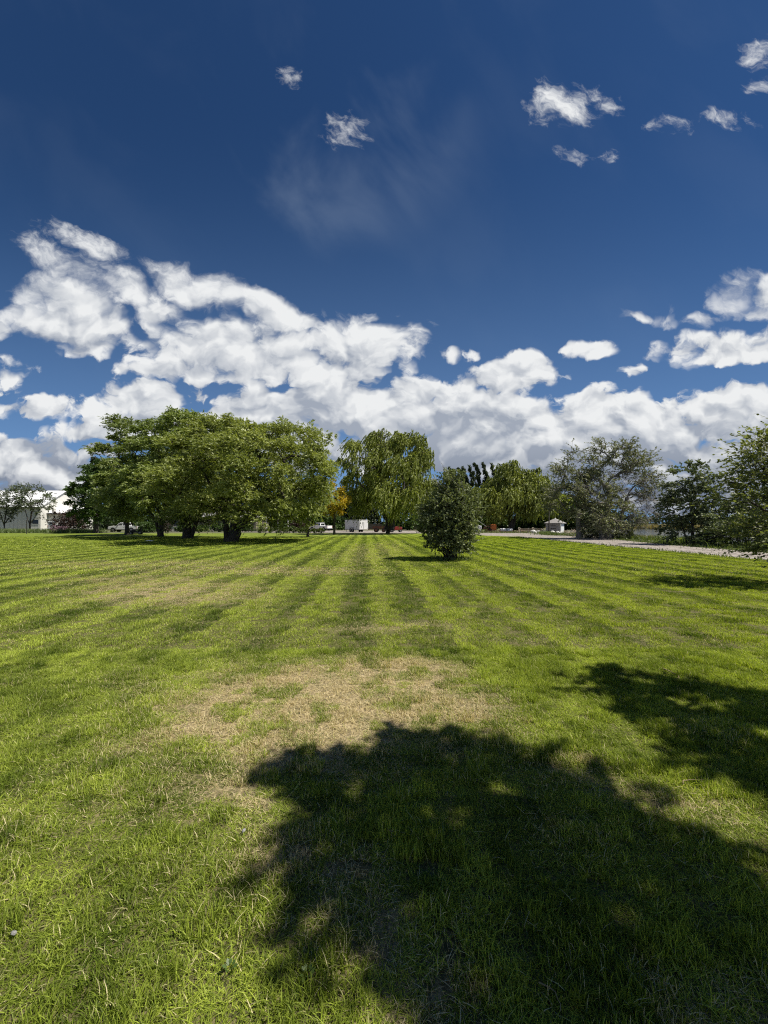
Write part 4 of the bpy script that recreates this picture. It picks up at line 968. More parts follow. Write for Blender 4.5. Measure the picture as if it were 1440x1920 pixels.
n = 5000; y = rw.uniform(8, 62, n); x = np.interp(y, [8, 28, 36, 62], [20.2, 21.2, 22.6, 28.5]) + rw.uniform(0, 1, n)*np.maximum(.5, pond_edge(y)-21.6); blade_field('bank_grass', x, y, ground_h(x, y), .22, .04, LM['weed'], 3, 'rough grass between gravel road and pond')
n = 700; y = rw.normal(45, .8, n); x = rw.normal(30.6, .55, n); blade_field('dry_grass', x, y, ground_h(x, y)*0-.55, .75, .05, LM['reed'], 4, 'tan dry grass clump on the bank beside the small dock')
n = 9000; x = rw.uniform(60, 240, n); y = rw.uniform(150, 160, n); blade_field('far_reeds', x, y, y*0-.5, 2.0, .35, LM['reed'], 5, 'tan reeds on the far shore of the pond', cat='reeds')
n = 1600; x = rw.uniform(9, 30, n); y = rw.uniform(65, 70, n); blade_field('yard_weeds', x, y, y*0-.02, .35, .05, LM['weed'], 6, 'scattered weeds in the gravel yard round the shed')
# longer uncut grass round the bush and the trunks, weeds creeping over the road's edges
cx, cy, cr = [], [], []
for px, py, rr, k in ((846, 1049, .62, 500), (427, 1016, .95, 260), (352, 1010, .8, 200), (301, 1006.5, .7, 160), (238, 1003, .5, 120), (577, 1007.5, .4, 100), (727, 1001, .9, 160)):
    gx_, gy2 = gnd(px, py); a_ = rw.uniform(0, 6.283, k); d_ = rr*(1 + rw.normal(0, .28, k)); cx.append(gx_+np.cos(a_)*d_); cy.append(gy2+np.sin(a_)*d_)
x = np.concatenate(cx); y = np.concatenate(cy); blade_field('trunk_grass', x, y, y*0, .16, .022, LM['weed'], 7, 'longer uncut grass round the bush and tree trunks')
n = 4200; y = rw.uniform(9, 46, n)**1.0; side = rw.uniform(0, 1, n) < .55; x = np.where(side, lawn_edge(y) - .05 + rw.gamma(1.2, .16, n)*np.where(rw.uniform(0, 1, n) < .8, 1, 2.5), np.interp(y, [5, 20, 28, 36, 44], [20.1, 20.2, 21.2, 22.6, 26]) - rw.gamma(1.2, .3, n) + .2)
blade_field('edge_grass', x, y, y*0-.015, .12, .03, LM['weed'], 8, 'ragged grass creeping over the edges of the gravel road')
def far_wood():
    rng = np.random.default_rng(88); n = 300
    x = rng.uniform(70, 360, n); y = 175 + rng.uniform(0, 25, n); C = np.stack([x, y, rng.uniform(.5, 4.2, n)*(1+.35*np.sin(x*.06))], -1)
    V, Fq, ti, tw = foliage(rng, C, np.full(n, 2.6), np.tile([[0, -.3, .6]], (n, 1)), 12, 6, 1.3, .85, droop=.2, wind=.1)
    tag(link(bpy.data.objects.new('far_wood', np_mesh('far_wood', V, [Fq], LM['far'], attrs={'tint': ('FACE', 'FLOAT', ti)}))), 'dark wood beyond the far shore of the pond', 'wood', kind='stuff')
far_wood()

# ------------------------------------------------------------------ buildings
WHITE = mat('white_paint', (.78, .78, .76), .45, .10, 2.0); CREAM = mat('cream_siding', (.66, .645, .59), .6, .12, 1.2); ROOFW = mat('white_metal_roof', (.82, .82, .82), .35, .06, .8)
OLIVE = mat('tan_wall', (.20, .18, .135), .8, .2, 1.5); GREYW = mat('weathered_and_shade_grey_wood', (.30, .29, .28), .85, .35, 5.0); DARKW = mat('dark_wood', (.075, .065, .055), .9, .4, 3.0)  # GREYW also stands in for shade on the garden shed's left side
PALEW = mat('pale_wood', (.55, .46, .33), .8, .3, 5.0); TRIM = mat('dark_trim', (.035, .032, .03), .6, .2); GLASS = glass_mat('dark_window_glass'); BLACK = mat('black_rubber', (.018, .018, .018), .85, .3)
STEEL = mat('grey_steel', (.32, .32, .33), .4, .2, 4, .6); ORANGE = mat('orange_paint', (.62, .17, .03), .45, .25, 3); RED = mat('faded_red_paint', (.30, .035, .025), .5, .4, 4); RUST = mat('rusty_iron', (.13, .055, .032), .85, .5, 6)
STONE = mat('pale_stone', (.52, .48, .42), .9, .35, 4, bump=.5); ROCK = mat('white_rock', (.66, .64, .60), .9, .3, 5, bump=.6); SHING = mat('pale_shingles', (.34, .32, .30), .9, .4, 9, bump=.6)
LAMP_R = mat('red_lamp', (.35, .01, .01), .3, .1); LAMP_W = mat('clear_lamp', (.7, .7, .68), .2, .1); TRW = mat('trailer_white', (.74, .75, .76), .4, .16, 1.1, c2=(.60, .60, .56))

def window(parent, x0, x1, z0, z1, y, panes=2, frame=WHITE):
    """window in a wall that faces -y at depth y"""
    f = .07
    fr = MB().box(x0-f, x1+f, y-.06, y-.003, z0-f, z0).box(x0-f, x1+f, y-.06, y-.003, z1, z1+f).box(x0-f, x0, y-.06, y-.003, z0, z1).box(x1, x1+f, y-.06, y-.003, z0, z1).build('window', frame, parent)
    w = (x1-x0)/panes
    for i in range(panes): MB().box(x0+i*w+(.02 if i else 0), x0+(i+1)*w-.02, y-.03, y-.004, z0+.001, z1-.001).build('pane', GLASS, fr)
    return fr

def barn():
    Y = 86.0; x0, x1 = X(-70, Y), X(76, Y); t = thing('barn', 'large white metal barn with a bright sloping roof at the left edge', 'barn', (x1, Y, 0))
    L = x1-x0; e = Z(949, Y); D = 13; rz = Z(921, 92.5)
    MB().prism([(0, 0), (D, 0), (D, e), (D/2, rz-.12), (0, e)], -L, 0, 'x').build('wall', CREAM, t)
    n = int(L/.95)
    pm = None
    for i in range(n):
        if pm is None: o = MB().box(.03, .92, -.035, -.004, .25, e-.28).build('siding_panel', CREAM, t, bevel=.012); pm = o.data
        else: o = link(bpy.data.objects.new('siding_panel', pm), t)
        o.location = (-L + i*.95, 0, 0)
    s = (rz-e)/(D/2)
    for sg in (0, 1):
        poly = [(-.5, e-.5*s+.02), (D/2, rz+.02), (D/2, rz+.14), (-.5, e-.5*s+.14)]
        if sg: poly = [(D-a, c) for a, c in poly]
        MB().prism(poly, -L-.4, .45, 'x').build('roof_slope', ROOFW, t)
    MB().box(-L-.4, .45, -.66, -.51, e-.5*s-.14, e-.5*s+.10).build('gutter', TRIM, t)
    window(t, X(61, Y)-x1, X(73, Y)-x1, Z(982.5, Y), Z(974.5, Y), -.036, 2)
    MB().box(-L, 0, -.08, -.002, -.05, .24).build('plinth', GREYW, t)
barn()
def annex():
    Y = 88.0; x0, x1 = X(77.5, Y)+.6, X(131, Y); t = thing('barn_annex', 'low white shed roofed annex on the right end of the barn', 'shed', (x0, Y, 0)); L = x1-x0; e = Z(963, Y); rz = Z(951.5, 94)
    MB().prism([(0, 0), (7, 0), (7, rz), (0, e)], 0, L, 'x').build('wall', CREAM, t)
    MB().prism([(-.4, e+.0), (7.2, rz+.09), (7.2, rz+.20), (-.4, e+.11)], -.2, L+.3, 'x').build('roof_slope', ROOFW, t)
    MB().box(-.2, L+.3, -.5, -.41, e-.12, e+.06).build('gutter', TRIM, t)
    MB().box(.8, 3.4, -.05, -.003, .05, 2.9).build('door', WHITE, t)
annex()
def house():
    Y = 84.0; x0, x1 = X(292, Y), X(480, Y); t = thing('ranch_house', 'long single storey tan house with a pale roof behind the willow trunks', 'house', (x0, Y, 0)); L = x1-x0; e = 3.0
    MB().box(0, L, 0, 9, 0, e).build('wall', OLIVE, t)
    MB().frus((-.6, L+.6, -.7, 9.7), (3.2, L-3.2, 4.2, 4.8), e+.003, e+1.9).build('roof', GREYW, t)
    MB().box(-.66, L+.66, -.80, -.705, e-.12, e+.12).build('fascia', OLIVE, t)
    for a, b_ in ((326, 334), (352, 362), (404, 412), (440, 452)): window(t, X(a, Y)-x0, X(b_, Y)-x0, 1.0, 2.3, -.003, 2, OLIVE)
    d = MB().box(X(392, Y)-x0, X(399, Y)-x0, -.05, -.003, .12, 2.2).build('door', DARKW, t); MB().box(X(398, Y)-x0, X(398.4, Y)-x0, -.12, -.052, 1.0, 1.1).build('handle', STEEL, d)
    MB().box(L*.3, L*.3+.7, 5, 5.7, e+1.0, e+2.9).build('chimney', STONE, t)
    c = thing('porch', 'flat white porch roof on three slender white posts beside the house', 'porch', (X(500, 80), 80, 0))
    for px in (500, 521, 540): MB().cyl((X(px, 80)-X(500, 80), 0, 0), .075, 3.35, n=10).build('post', WHITE, c)
    MB().box(-2.0, X(547, 80)-X(500, 80), -.3, 3.6, 3.352, 3.56).build('roof', WHITE, c)
house()
def low_wall(label, pxa, pxb, Y, h, m):
    x0, x1 = X(pxa, Y), X(pxb, Y); t = thing('planter_wall', label, 'wall', (x0, Y, 0)); L = x1-x0; rows = max(2, int(h/.28)); cm = {}
    MB().box(.04, L-.04, .05, .5, -.05, h-.02).build('core', GREYW, t)
    for r in range(rows):
        n = int(L/.55)+1; z0 = r*h/rows; off = .27 if r % 2 else 0
        for i in range(n):
            a, b_ = max(0, i*.55-off), min(L, (i+1)*.55-off)
            if b_-a > .1: MB().box(a+.01, b_-.01, -.02*((i*7+r*3) % 3)/2, .049, z0+.01, z0+h/rows-.01).build('stone_block', m, t)
    MB().box(-.06, L+.06, -.08, .55, h, h+.07).build('cap', m, t)
low_wall('low white block wall in front of the house left of the forked willow', 317, 344, 78, 1.05, ROCK)
low_wall('short pale brick pier in sun behind the second willow', 387.5, 400, 78, 1.15, STONE)

def octagon_shed():
    Y = 64.5; x = X(1041, Y); t = thing('garden_shed', 'small pale garden shed with a pointed roof in the gravel yard', 'shed', (x, Y, 0), R(-38))
    w, e = 1.12, 1.72
    MB().box(-w, w, -w, w, .06, e).build('wall', WHITE, t); MB().box(-w-.05, w+.05, -w-.05, w+.05, -.02, .058).build('base', STONE, t)
    rf = MB().frus((-w-.28, w+.28, -w-.28, w+.28), (-.12, .12, -.12, .12), e+.002, e+.72).build('roof', SHING, t); MB().cyl((0, 0, e+.721), .10, .16, n=8, r2=.02).build('finial', WHITE, rf)
    MB().box(-w-.3, w+.3, -w-.3, w+.3, e-.09, e-.001).build('fascia', GREYW, t)
    for i in range(9): MB().box(-w+.08+i*.23, -w+.08+i*.23+.21, -w-.03, -w-.003, .10, e-.1).build('board', GREYW, t)  # shade of the left face put into the grey of boards and door
    d = MB().box(-.45, .45, -w-.06, -w-.032, .1, 1.5).build('door', GREYW, t)
    for zz in (.35, .8, 1.25): MB().box(-.40, .40, -w-.085, -w-.062, zz-.05, zz+.05).build('brace', DARKW, d)
    for i in range(9): MB().box(w+.003, w+.03, -w+.08+i*.23, -w+.08+i*.23+.21, .10, e-.1).build('board', WHITE, t)
    for sx in (-1, 1):
        MB().box(sx*w-.05-.03*(sx < 0), sx*w+.05+.03*(sx > 0), -w-.07, -w+.05, .06, e-.092).build('corner_post', WHITE if sx > 0 else GREYW, t)  # white post on the sunlit side, shade painted grey on the other
octagon_shed()

# ------------------------------------------------------------------ vehicles and machines
def wheel(parent, x, y, r, w, side, name='wheel', rim=STEEL):
    y0 = y if side > 0 else y-w
    o = MB().cyl((x, y0, r), r, w, 'y', 18).build(name, BLACK, parent, bevel=.02)
    MB().cyl((x, y0-.012 if side < 0 else y0+w-.02, r), r*.58, .032, 'y', 14).build('rim', rim, o)
    return o
def pickup(label, loc, rz, crew=False):
    t = thing('pickup_truck', label, 'pickup', loc, rz, 'white pickup trucks')
    z = .0
    MB().prism([(-2.82, .50), (-2.84, .98), (-2.66, 1.10), (-1.30, 1.20), (-1.12, 1.22), (.78, 1.22), (.78, .50)], -.94, .94).build('body', WHITE, t, bevel=.035)
    bed = MB().box(.80, 2.85, -.95, -.86, .55, 1.20).box(.80, 2.85, .86, .95, .55, 1.20).box(.80, 2.85, -.86, .86, .55, .72).box(.80, .88, -.86, .86, .72, 1.2).build('cargo_bed', WHITE, t, bevel=.02)
    MB().box(2.80, 2.87, -.855, .855, .60, 1.19).build('tailgate', WHITE, t, bevel=.015)
    x1 = .74
    MB().add([(-1.32, -.88, 1.215), (x1, -.88, 1.215), (x1, .88, 1.215), (-1.32, .88, 1.215), (-.62, -.72, 1.86), (x1-.12, -.72, 1.88), (x1-.12, .72, 1.88), (-.62, .72, 1.86)], [(0, 3, 2, 1), (4, 5, 6, 7), (0, 1, 5, 4), (1, 2, 6, 5), (2, 3, 7, 6), (3, 0, 4, 7)]).build('cab', WHITE, t, bevel=.05)
    def side_pane(a, b_, name='side_window'):
        for s in (-1, 1):
            q = lambda xx, zz: (xx, s*(.88-.16*(zz-1.215)/.65+.012), zz)
            f = lambda zz: -1.32+.70*(zz-1.215)/.65
            za, zb = 1.28, 1.74
            v = [q(max(a, f(za)+.14), za), q(b_, za), q(b_, zb), q(max(a, f(zb)+.14), zb)]
            MB().add(v + [(x_, y_-s*.02, z_) for x_, y_, z_ in v], [(0, 1, 2, 3), (7, 6, 5, 4), (0, 4, 5, 1), (1, 5, 6, 2), (2, 6, 7, 3), (3, 7, 4, 0)]).build(name, GLASS, t)
    side_pane(-1.2, -.05); side_pane(.05, .52)
    wy = lambda xx, zz, yy: (xx, yy, zz)
    MB().add([(-1.29, -.78, 1.25), (-1.29, .78, 1.25), (-.69, .66, 1.80), (-.69, -.66, 1.80), (-1.31, -.78, 1.27), (-1.31, .78, 1.27), (-.71, .66, 1.82), (-.71, -.66, 1.82)], [(4, 5, 6, 7), (0, 3, 2, 1), (0, 1, 5, 4), (1, 2, 6, 5), (2, 3, 7, 6), (3, 0, 4, 7)]).build('windscreen', GLASS, t)
    MB().box(.705, .735, -.62, .62, 1.32, 1.74).build('rear_window', GLASS, t).location = (.02, 0, 0)
    MB().box(-2.95, -2.845, -.92, .92, .42, .68).build('bumper', STEEL, t, bevel=.02); MB().box(2.88, 3.0, -.90, .90, .45, .60).build('bumper', STEEL, t, bevel=.02)
    MB().box(-2.87, -2.843, -.55, .55, .72, .98).build('grille', TRIM, t)
    for s in (-1, 1):
        MB().box(-2.872, -2.843, s*.75-.16, s*.75+.16, .76, .98).build('headlight', LAMP_W, t); MB().box(2.852, 2.878, s*.905-.04, s*.905+.04, .70, 1.12).build('tail_light', LAMP_R, t)
        MB().box(-1.02, -.82, s*1.0-.09, s*1.0+.09, 1.24, 1.42).build('mirror', TRIM, t)
        MB().box(.35, .50, s*.95-.015, s*.95+.015, 1.04, 1.08).build('door_handle', TRIM, t)
        for xx in (-1.85, 1.80):
            MB().cyl((xx, s*.945-(.0 if s > 0 else .02), .44), .47, .02, 'y', 18).build('wheel_arch', TRIM, t)
            wheel(t, xx, s*.74 if s > 0 else -.74, .41, .24, s)
    MB().box(-2.6, 2.7, -.5, .5, .34, .499).build('chassis', TRIM, t)
    return t
pickup('white pickup truck parked side-on behind the small willow', (X(235, 77), 77, -.03), 0)
pickup('white pickup truck seen from behind, left of the cargo trailer', (X(601, 92), 92, -.03), R(-32))

def van():
    t = thing('white_van', 'white van with a dark rear window beside the burgundy shrub', 'van', (X(98, 78), 78, 0), R(0))
    MB().prism([(-1.0, .45), (1.0, .45), (1.0, 1.5), (.88, 2.15), (-.88, 2.15), (-1.0, 1.5)], 0, 4.6).build('body', WHITE, t, bevel=.06)
    MB().box(-.55, .55, -.02, -.002, 1.48, 1.85).build('rear_window', GLASS, t); MB().box(-1.0, 1.0, -.14, -.003, .40, .58).build('bumper', TRIM, t)
    for s in (-1, 1):
        MB().box(s*.9-.07, s*.9+.07, -.02, -.002, .85, 1.3).build('tail_light', LAMP_R, t)
        for yy in (.8, 3.7):
            o = MB().cyl((s*.86-.11, yy, .36), .36, .22, 'x', 16).build('wheel', BLACK, t); MB().cyl((s*.86+s*.10-.015, yy, .36), .2, .03, 'x', 12).build('rim', STEEL, o)
    MB().box(-.01, .01, -.012, -.002, .6, 2.1).build('door_seam', TRIM, t)
van()
def cargo_trailer():
    t = thing('cargo_trailer', 'white enclosed cargo trailer on the driveway left of the weeping willow', 'trailer', (X(668, 77), 77, -.03), R(-53)); L, W = 2.65, 1.05
    MB().box(-L, L, -W, W, .48, 2.28).build('box_body', TRW, t, bevel=.05)
    MB().box(-L-.02, L+.02, -W-.025, W+.025, 2.281, 2.40).build('roof', WHITE, t, bevel=.03)
    MB().box(-L, L, -W-.02, -W-.002, .42, .52).build('side_trim', STEEL, t)
    d = MB().box(L+.003, L+.05, -.92, .92, .55, 2.15).build('rear_door', WHITE, t); MB().box(L+.052, L+.09, -.03, .03, .7, 2.0).build('latch', STEEL, d)
    for zz in (.75, 1.9): MB().box(L+.052, L+.08, .75, .9, zz, zz+.08).build('hinge', STEEL, d)
    for s in (-1, 1):
        MB().box(-.85, .85, s*W-.16 if s > 0 else -W-.12, s*W+.12 if s > 0 else -W+.16, .82, .88).build('mudguard', STEEL, t)
        for xx in (-.42, .42): wheel(t, xx, s*W-.06*s, .36, .2, s)
    MB().bar((-L, -.5, .45), (-L-1.3, 0, .45), .05).bar((-L, .5, .45), (-L-1.3, 0, .45), .05).bar((-L-1.1, 0, 0), (-L-1.1, 0, .8), .04).build('hitch', TRIM, t)
cargo_trailer()
def skid_loader():
    t = thing('skid_loader', 'orange compact loader with dark wheels right of the lone bush', 'loader', (X(917, 72), 72, -.02), R(-14))
    MB().box(-1.0, 1.0, -.5, .5, .35, .82).build('chassis', RUST, t, bevel=.03); MB().prism([(.2, .5), (1.25, .45), (1.32, 1.35), (1.2, 1.52), (.3, 1.52)], -.62, .62).build('engine_cover', ORANGE, t, bevel=.05)
    MB().box(1.30, 1.335, -.4, .4, .75, 1.3).build('grille', TRIM, t)
    MB().bar((-.6, -.42, .8), (-.35, -.42, 1.35), .04).bar((-.6, .42, .8), (-.35, .42, 1.35), .04).bar((-.35, -.42, 1.35), (.3, -.42, 1.4), .04).bar((-.35, .42, 1.35), (.3, .42, 1.4), .04).bar((-.35, -.42, 1.35), (-.35, .42, 1.35), .04).build('roll_cage', RUST, t)
    MB().box(-.3, .15, -.3, .3, .82, .95).box(.08, .18, -.3, .3, .95, 1.3).build('seat', BLACK, t)
    for s in (-1, 1):
        MB().bar((.7, s*.7, 1.25), (-.9, s*.7, .95), .06).bar((-.9, s*.7, .95), (-1.35, s*.7, .35), .05).build('lift_arm', RUST, t)
        for xx in (-.62, .22): wheel(t, xx, s*.5, .36, .24, s, rim=RUST)
    MB().prism([(-1.3, .08), (-1.85, .05), (-1.8, .12), (-1.45, .18), (-1.4, .55), (-1.3, .6)], -.8, .8).build('bucket', RUST, t)
    MB().bar((-1.2, -.6, 1.6), (-2.4, -.6, 2.6), .03).bar((-.5, -.6, 1.1), (-1.2, -.6, 1.6), .03).build('boom', STEEL, t)
skid_loader()
def tractor_and_wagon():
    Y = 74.0; t = thing('farm_wagon', 'rusty brown farm wagon left of the weeping willow trunk', 'wagon', (X(711, Y), Y, -.02), R(-6))
    MB().box(-1.2, 1.3, -.7, .7, .62, .72).build('deck', RUST, t)
    for s in (-1, 1): MB().box(-1.2, 1.3, s*.7-.03, s*.7+.03, .721, 1.15).build('side_board', RUST, t)
    for xx in (-1.2, 1.27): MB().box(xx, xx+.03, -.66, .66, .721, 1.1).build('end_board', RUST, t)
    for s in (-1, 1):
        for xx in (-.55, .9): wheel(t, xx, s*.62, .42 if xx < 0 else .34, .18, s, rim=RUST)
    MB().bar((-1.2, 0, .6), (-2.2, 0, .45), .04).build('drawbar', RUST, t)
    t = thing('garden_tractor', 'faded red garden tractor right of the weeping willow trunk', 'tractor', (X(741, Y), Y, -.02), R(8))
    MB().prism([(-.1, .45), (1.25, .45), (1.3, .62), (1.25, 1.0), (.1, 1.08), (-.1, .9)], -.33, .33).build('hood', RED, t, bevel=.04)
    MB().box(-1.1, -.08, -.42, .42, .45, .66).build('chassis', RED, t); MB().box(-.85, -.4, -.24, .24, .66, .78).box(-.92, -.82, -.24, .24, .78, 1.12).build('seat', BLACK, t)
    for s in (-1, 1):
        MB().box(-1.1, -.35, s*.5-.14, s*.5+.14, .86, .92).build('mudguard', RED, t)
        wheel(t, -.72, s*.42, .42, .24, s, rim=STEEL); wheel(t, .95, s*.40, .27, .16, s, rim=STEEL)
        MB().cyl((1.301, s*.18, .85), .06, .02, 'x', 10).build('headlight', LAMP_W, t)
    MB().bar((.05, 0, 1.0), (-.2, 0, 1.2), .025).cyl((-.22, 0, 1.19), .17, .03, 'z', 12).build('steering_wheel', BLACK, t)
tractor_and_wagon()
def mower():
    t = thing('riding_mower', 'dark riding mower parked in shade beside the small willow', 'mower', (X(256, 57), 57, .0), R(20))
    MB().prism([(-.85, .28), (-.1, .28), (-.1, .7), (-.75, .62)], -.28, .28).build('hood', TRIM, t, bevel=.04); MB().box(-.1, .75, -.32, .32, .28, .45).build('chassis', TRIM, t)
    MB().box(.2, .62, -.24, .24, .451, .56).box(.55, .66, -.24, .24, .56, .98).build('seat', BLACK, t); MB().bar((-.1, 0, .68), (.08, 0, .85), .02).cyl((.08, 0, .85), .15, .03, 'z', 12).build('steering_wheel', BLACK, t)
    MB().box(-.45, .4, -.55, .55, .10, .22).build('mower_deck', TRIM, t)
    for s in (-1, 1): wheel(t, .5, s*.32, .25, .2, s); wheel(t, -.65, s*.32, .19, .14, s)
mower()

# ------------------------------------------------------------------ fences, posts, yard things
def board_fence():
    Y = 104.0; x0, x1 = X(540, Y), X(840, Y); t = thing('board_fence', 'long dark board fence behind the driveway and trailer', 'fence', (x0, Y, 0)); n = int((x1-x0)/2.4); pm = qm = None
    for i in range(n):
        if pm is None:
            m_ = MB()
            for k in range(14): m_.box(.06+k*.165, .06+k*.165+.15, -.02-.006*(k % 3), .0, .05, 1.55+.02*((k*5) % 3))
            m_.box(.05, 2.35, .003, .05, .35, .45).box(.05, 2.35, .003, .05, 1.2, 1.3)
            o = m_.build('fence_panel', DARKW, t); pm = o.data; p = MB().box(-.05, .05, -.05, .05, -.05, 1.7).build('post', DARKW, t); qm = p.data
        else: o = link(bpy.data.objects.new('fence_panel', pm), t); p = link(bpy.data.objects.new('post', qm), t)
        o.location = (i*2.4, 0, 0); p.location = (i*2.4, 0, 0); o['kind'] = 'stuff'
board_fence()
def post(label, px, ya, yb, m, r=.05, name='fence_post', Y=None):
    Y = Y or gy(yb); t = thing(name, label, 'post', (X(px, Y), Y, -.03)); h = Z(ya, Y)
    MB().cyl((0, 0, 0), r, h, n=8, r2=r*.85).build('shaft', m, t); MB().cyl((0, 0, h+.001), r*1.05, .03, n=8, r2=r*.4).build('cap', m, t)
post('dark steel fence post left of the barn window', 50, 975, 1001, TRIM, .05)
post('pale thin fence post below the barn window', 71.5, 984, 997, STEEL, .05)
post('grey leaning fence post right of the burgundy shrub', 137.5, 980, 998, STEEL, .05)
post('thick white post at the left of the broadleaf tree', 146.5, 984, 997, WHITE, .13)
post('short dark stake at the foot of the barn wall', 28.5, 984, 995, TRIM, .06)
post('tall dark wooden post standing before the garden shed', 1029.5, 958, 1001.5, DARKW, .11, 'wooden_post')

def round_post(label, px):
    Y = 66.5; t = thing('gate_post', label, 'post', (X(px, Y), Y, -.02), 0, 'pale round topped posts')
    MB().box(-.11, .11, -.11, .11, 0, .62).build('shaft', PALEW, t); MB().cyl((0, -.09, .80), .20, .18, 'y', 14).build('round_head', PALEW, t); MB().cyl((0, -.105, .80), .09, .012, 'y', 12).build('hub', DARKW, t)
round_post('left one of two pale round-topped posts in the yard', 973.5); round_post('right one of two pale round-topped posts near the white rocks', 999.5)
def rail():
    Y = 67.2; x0, x1 = X(976, Y), X(1020, Y); t = thing('rail_fence', 'low pale rail fence between the round-topped posts and the shed', 'fence', (x0, Y, 0))
    for zz in (.32, .62): MB().box(0, x1-x0, -.03, .03, zz, zz+.10).build('rail', PALEW, t)
    for k in range(4): MB().box(k*(x1-x0-.1)/3, k*(x1-x0-.1)/3+.1, .032, .12, -.02, .85).build('post', GREYW, t)
rail()
def rock(name, label, px, Y, r, seed, m=ROCK, group=None, z=0, flat=.7, cat='rock', x=None):
    import bmesh
    rng = random.Random(seed); bm = bmesh.new(); bmesh.ops.create_icosphere(bm, subdivisions=2, radius=1)
    ph = [rng.uniform(0, 6) for _ in range(6)]
    for v in bm.verts:
        c = v.co; k = 1 + .16*math.sin(3*c.x+ph[0])*math.cos(2.5*c.y+ph[1]) + .14*math.sin(4*c.z+ph[2]+2*c.x) + rng.uniform(-.07, .07)
        v.co = (c.x*k*r*rng.uniform(.98, 1.02), c.y*k*r*.85, (c.z*k*flat+flat*.55)*r)
    me = bpy.data.meshes.new(name); bm.to_mesh(me); bm.free(); me.materials.append(m)
    o = link(bpy.data.objects.new(name, me)); o.location = (X(px, Y) if x is None else x, Y, z); o.rotation_euler = (0, 0, rng.uniform(0, 6)); return tag(o, label, cat, group)
for i, (px, Y, r) in enumerate([(1003, 63, .34), (1009, 64.5, .42), (1016, 65, .38), (1022, 63, .40), (1036, 62, .42), (1046, 62, .36), (1052, 62.5, .32), (1000, 65.5, .5)]):
    rock('white_rock', ['small white rock left in the row before the shed', 'white rock second in the row before the shed', 'white rock at the end of the rail fence', 'white rock beside the tall wooden post', 'white rock before the shed door', 'white rock before the right corner of the shed', 'last white rock right of the shed corner', 'largest white rock below the right round-topped post'][i], px, Y, r, 400+i, group='white rocks in the yard')
for i, (px, Y, lab) in enumerate([(943, 74, 'white drum lying under the wide weeping willow'), (955, 75, 'second white drum in shade nearer the willow trunk')]):
    t = thing('white_drum', lab, 'drum', (X(px, Y), Y, 0), R(12*i), 'white drums')
    MB().cyl((-.5, 0, .38), .36, 1.0, 'x', 16).build('barrel', WHITE, t); MB().cyl((-.2, 0, .38), .375, .05, 'x', 16).build('hoop', STEEL, t); MB().cyl((.15, 0, .38), .375, .05, 'x', 16).build('hoop', STEEL, t)
t = thing('water_tank', 'white plastic tank left of the orange loader behind the bush', 'tank', (X(897, 74), 74, 0))
MB().frus((-.6, .6, -.5, .5), (-.5, .5, -.42, .42), 0, 1.25).build('tank_body', WHITE, t, bevel=.12); MB().cyl((0, 0, 1.251), .22, .10, n=12).build('lid', TRIM, t)
def brush(label, px, Y, seed, w, h, m, n=90):
    rng = np.random.default_rng(seed); p = []
    for _ in range(n):
        c = np.array([rng.normal(0, w*.3), rng.normal(0, w*.22), abs(rng.normal(0, h*.45))]); d = unit(rng.normal(0, 1, 3)*np.array([1, .8, .35]))*rng.uniform(.3, .8)
        p.append([c-d, c-d*.3+rng.normal(0, .04, 3), c+d*.4+rng.normal(0, .04, 3), c+d])
    p = np.array(p); p[..., 2] = np.maximum(p[..., 2], .01); v, f = tubes(p, np.full((n, 4), .022), 4)
    o = link(bpy.data.objects.new('brush_pile', np_mesh('brush_pile', v, [f], m))); o.location = (X(px, Y), Y, 0); tag(o, label, 'brush pile', kind=None); return o
brush('low pile of pale pruned branches right of the shed', 1078, 62, 1, 4.2, .5, PALEW)
brush('heap of brown sticks before the wide weeping willow', 930, 70, 2, 3.5, .3, RUST, 60)
brush('pile of grey brushwood at the foot of the half bare tree', 1110, 43, 3, 3.0, .5, BARKG, 110)
brush('thin scatter of brown branches in the yard before the posts', 985, 69, 4, 4.5, .3, RUST, 70)
shrub('road_shrub', 'low grey-green shrub under the half bare tree left of its trunks', 1105, 41.5, .95, 1.9, 'olive', 131, 24, ll=.12, lw=.06)
shrub('road_shrub', 'low shrub under the half bare tree right of its trunks', 1172, 40, 1.0, 1.8, 'olive', 132, 24, ll=.12, lw=.06)
shrub('road_shrub', 'dark low shrub at the foot of the pond tree', 1330, 27, .9, 2.6, 'locust', 133, 30, ll=.12, lw=.07)
def dock():
    t = thing('small_dock', 'small white plank dock at the near bank of the pond', 'dock', (X(1214, 47.5), 47.5, -.45), R(-6))
    for i in range(10): MB().box(-1.6+i*.33, -1.6+i*.33+.30, -.6, .6, .30, .36).build('plank', WHITE, t)
    for sx in (-1.5, 1.5):
        for sy in (-.5, .5): MB().cyl((sx, sy, -.9), .06, 1.198, n=8).build('leg', GREYW, t)
dock()
t = thing('valve_cover', 'small white cover lying on the grass before the willows', 'cover', (X(281, 34), 34, .01), R(4))
MB().box(-.29, .29, -.16, .16, 0, .055).build('box', WHITE, t, bevel=.015); MB().box(-.22, .22, -.1, .1, .0551, .075).build('lid', WHITE, t)

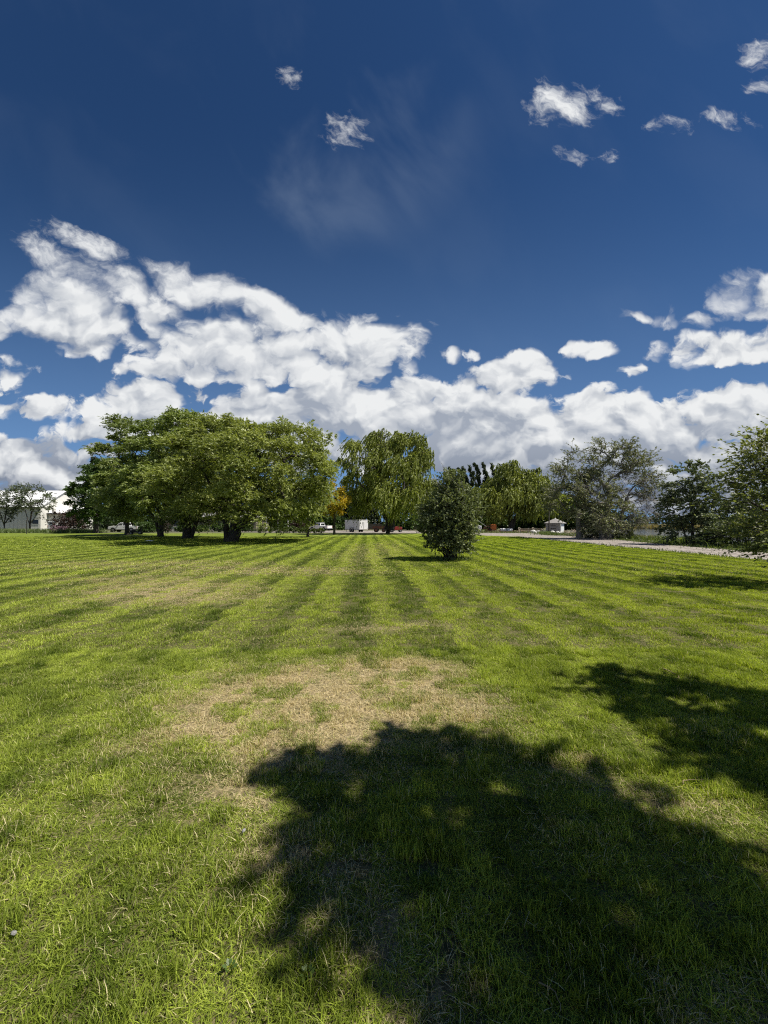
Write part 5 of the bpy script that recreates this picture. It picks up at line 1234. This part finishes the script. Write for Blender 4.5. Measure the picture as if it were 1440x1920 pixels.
# ------------------------------------------------------------------ small things in the near grass
x_, y_ = gnd(457, 1567); rock('pebble', 'tiny pale stone in the grass at the left edge of the shade', 0, y_, .010, 501, group='pebbles in the grass', z=.022, cat='stone', m=GREYW, x=x_)
x_, y_ = gnd(26, 1762); rock('pebble', 'tiny pale stone in the grass at the lower left', 0, y_, .009, 502, group='pebbles in the grass', z=.022, cat='stone', m=GREYW, x=x_)
STEM = mat('dry_stem', (.26, .20, .11), .9, .4, 30)
def twig(label, a, b_, seed, r=.0028, sag=.3):
    rng = np.random.default_rng(seed); p0 = np.array([*gnd(*a), .030]); p1 = np.array([*gnd(*b_), .036]); s = np.linspace(0, 1, 7)[:, None]
    side = np.array([-(p1-p0)[1], (p1-p0)[0], 0])*sag
    p = p0 + (p1-p0)*s + side*np.sin(s*math.pi) + rng.normal(0, .003, (7, 3))
    v, f = tubes(p[None], np.linspace(r, r*.5, 7)[None], 6)
    o = link(bpy.data.objects.new('dry_twig', np_mesh('dry_twig', v, [f], STEM, smooth=True))); tag(o, label, 'twig')
twig('pale curved dry stem in the shade at the bottom right', (1010, 1862), (1052, 1918), 1, .0022)
twig('short dry twig on the sunny grass between the two shades', (1280, 1478), (1320, 1474), 2, .0025, .1)
twig('bent straw-coloured stem on the lawn above the right shade', (1240, 1258), (1262, 1283), 3, .005, .25)
twig('thin dry twig lying in the shade under the bare patch', (730, 1570), (760, 1577), 4, .003, .1)
def weeds():
    rng = np.random.default_rng(61)
    spots = [gnd(430, 1833), gnd(575, 1845)]
    labs = ['small broad leaved weed near the bottom left', 'small weed right of the other bottom weed', 'small weed at the bottom centre in shade', 'broad leaved weed in the lower left grass', 'small weed between the two shaded areas', 'small weed in the right-hand grass', 'small weed above the right-hand shade', 'small weed at the left in the near grass']
    for (x, y), lab in zip(spots, labs):
        n = 9; az = np.arange(n)*2.4 + rng.uniform(0, 6); d = np.stack([np.cos(az), np.sin(az), rng.uniform(.5, 1.1, n)], -1); d = unit(d); L = rng.uniform(.014, .026, n)[:, None]
        s = np.stack([-np.sin(az), np.cos(az), np.zeros(n)], -1)*L*.28; p = np.tile([[0, 0, .02]], (n, 1)) + d*np.array([.01, .01, .02])
        V = np.stack([p, p+d*L*.5+s, p+d*L-[0, 0, .004], p+d*L*.5-s], 1).reshape(-1, 3)
        o = link(bpy.data.objects.new('weed', np_mesh('weed', V, [np.arange(n*4).reshape(n, 4)], LM['maple'], attrs={'tint': ('FACE', 'FLOAT', rng.uniform(.6, 1, n))}))); o.location = (x, y, 0); tag(o, lab, 'weed', 'broad leaved weeds in the lawn')
weeds()
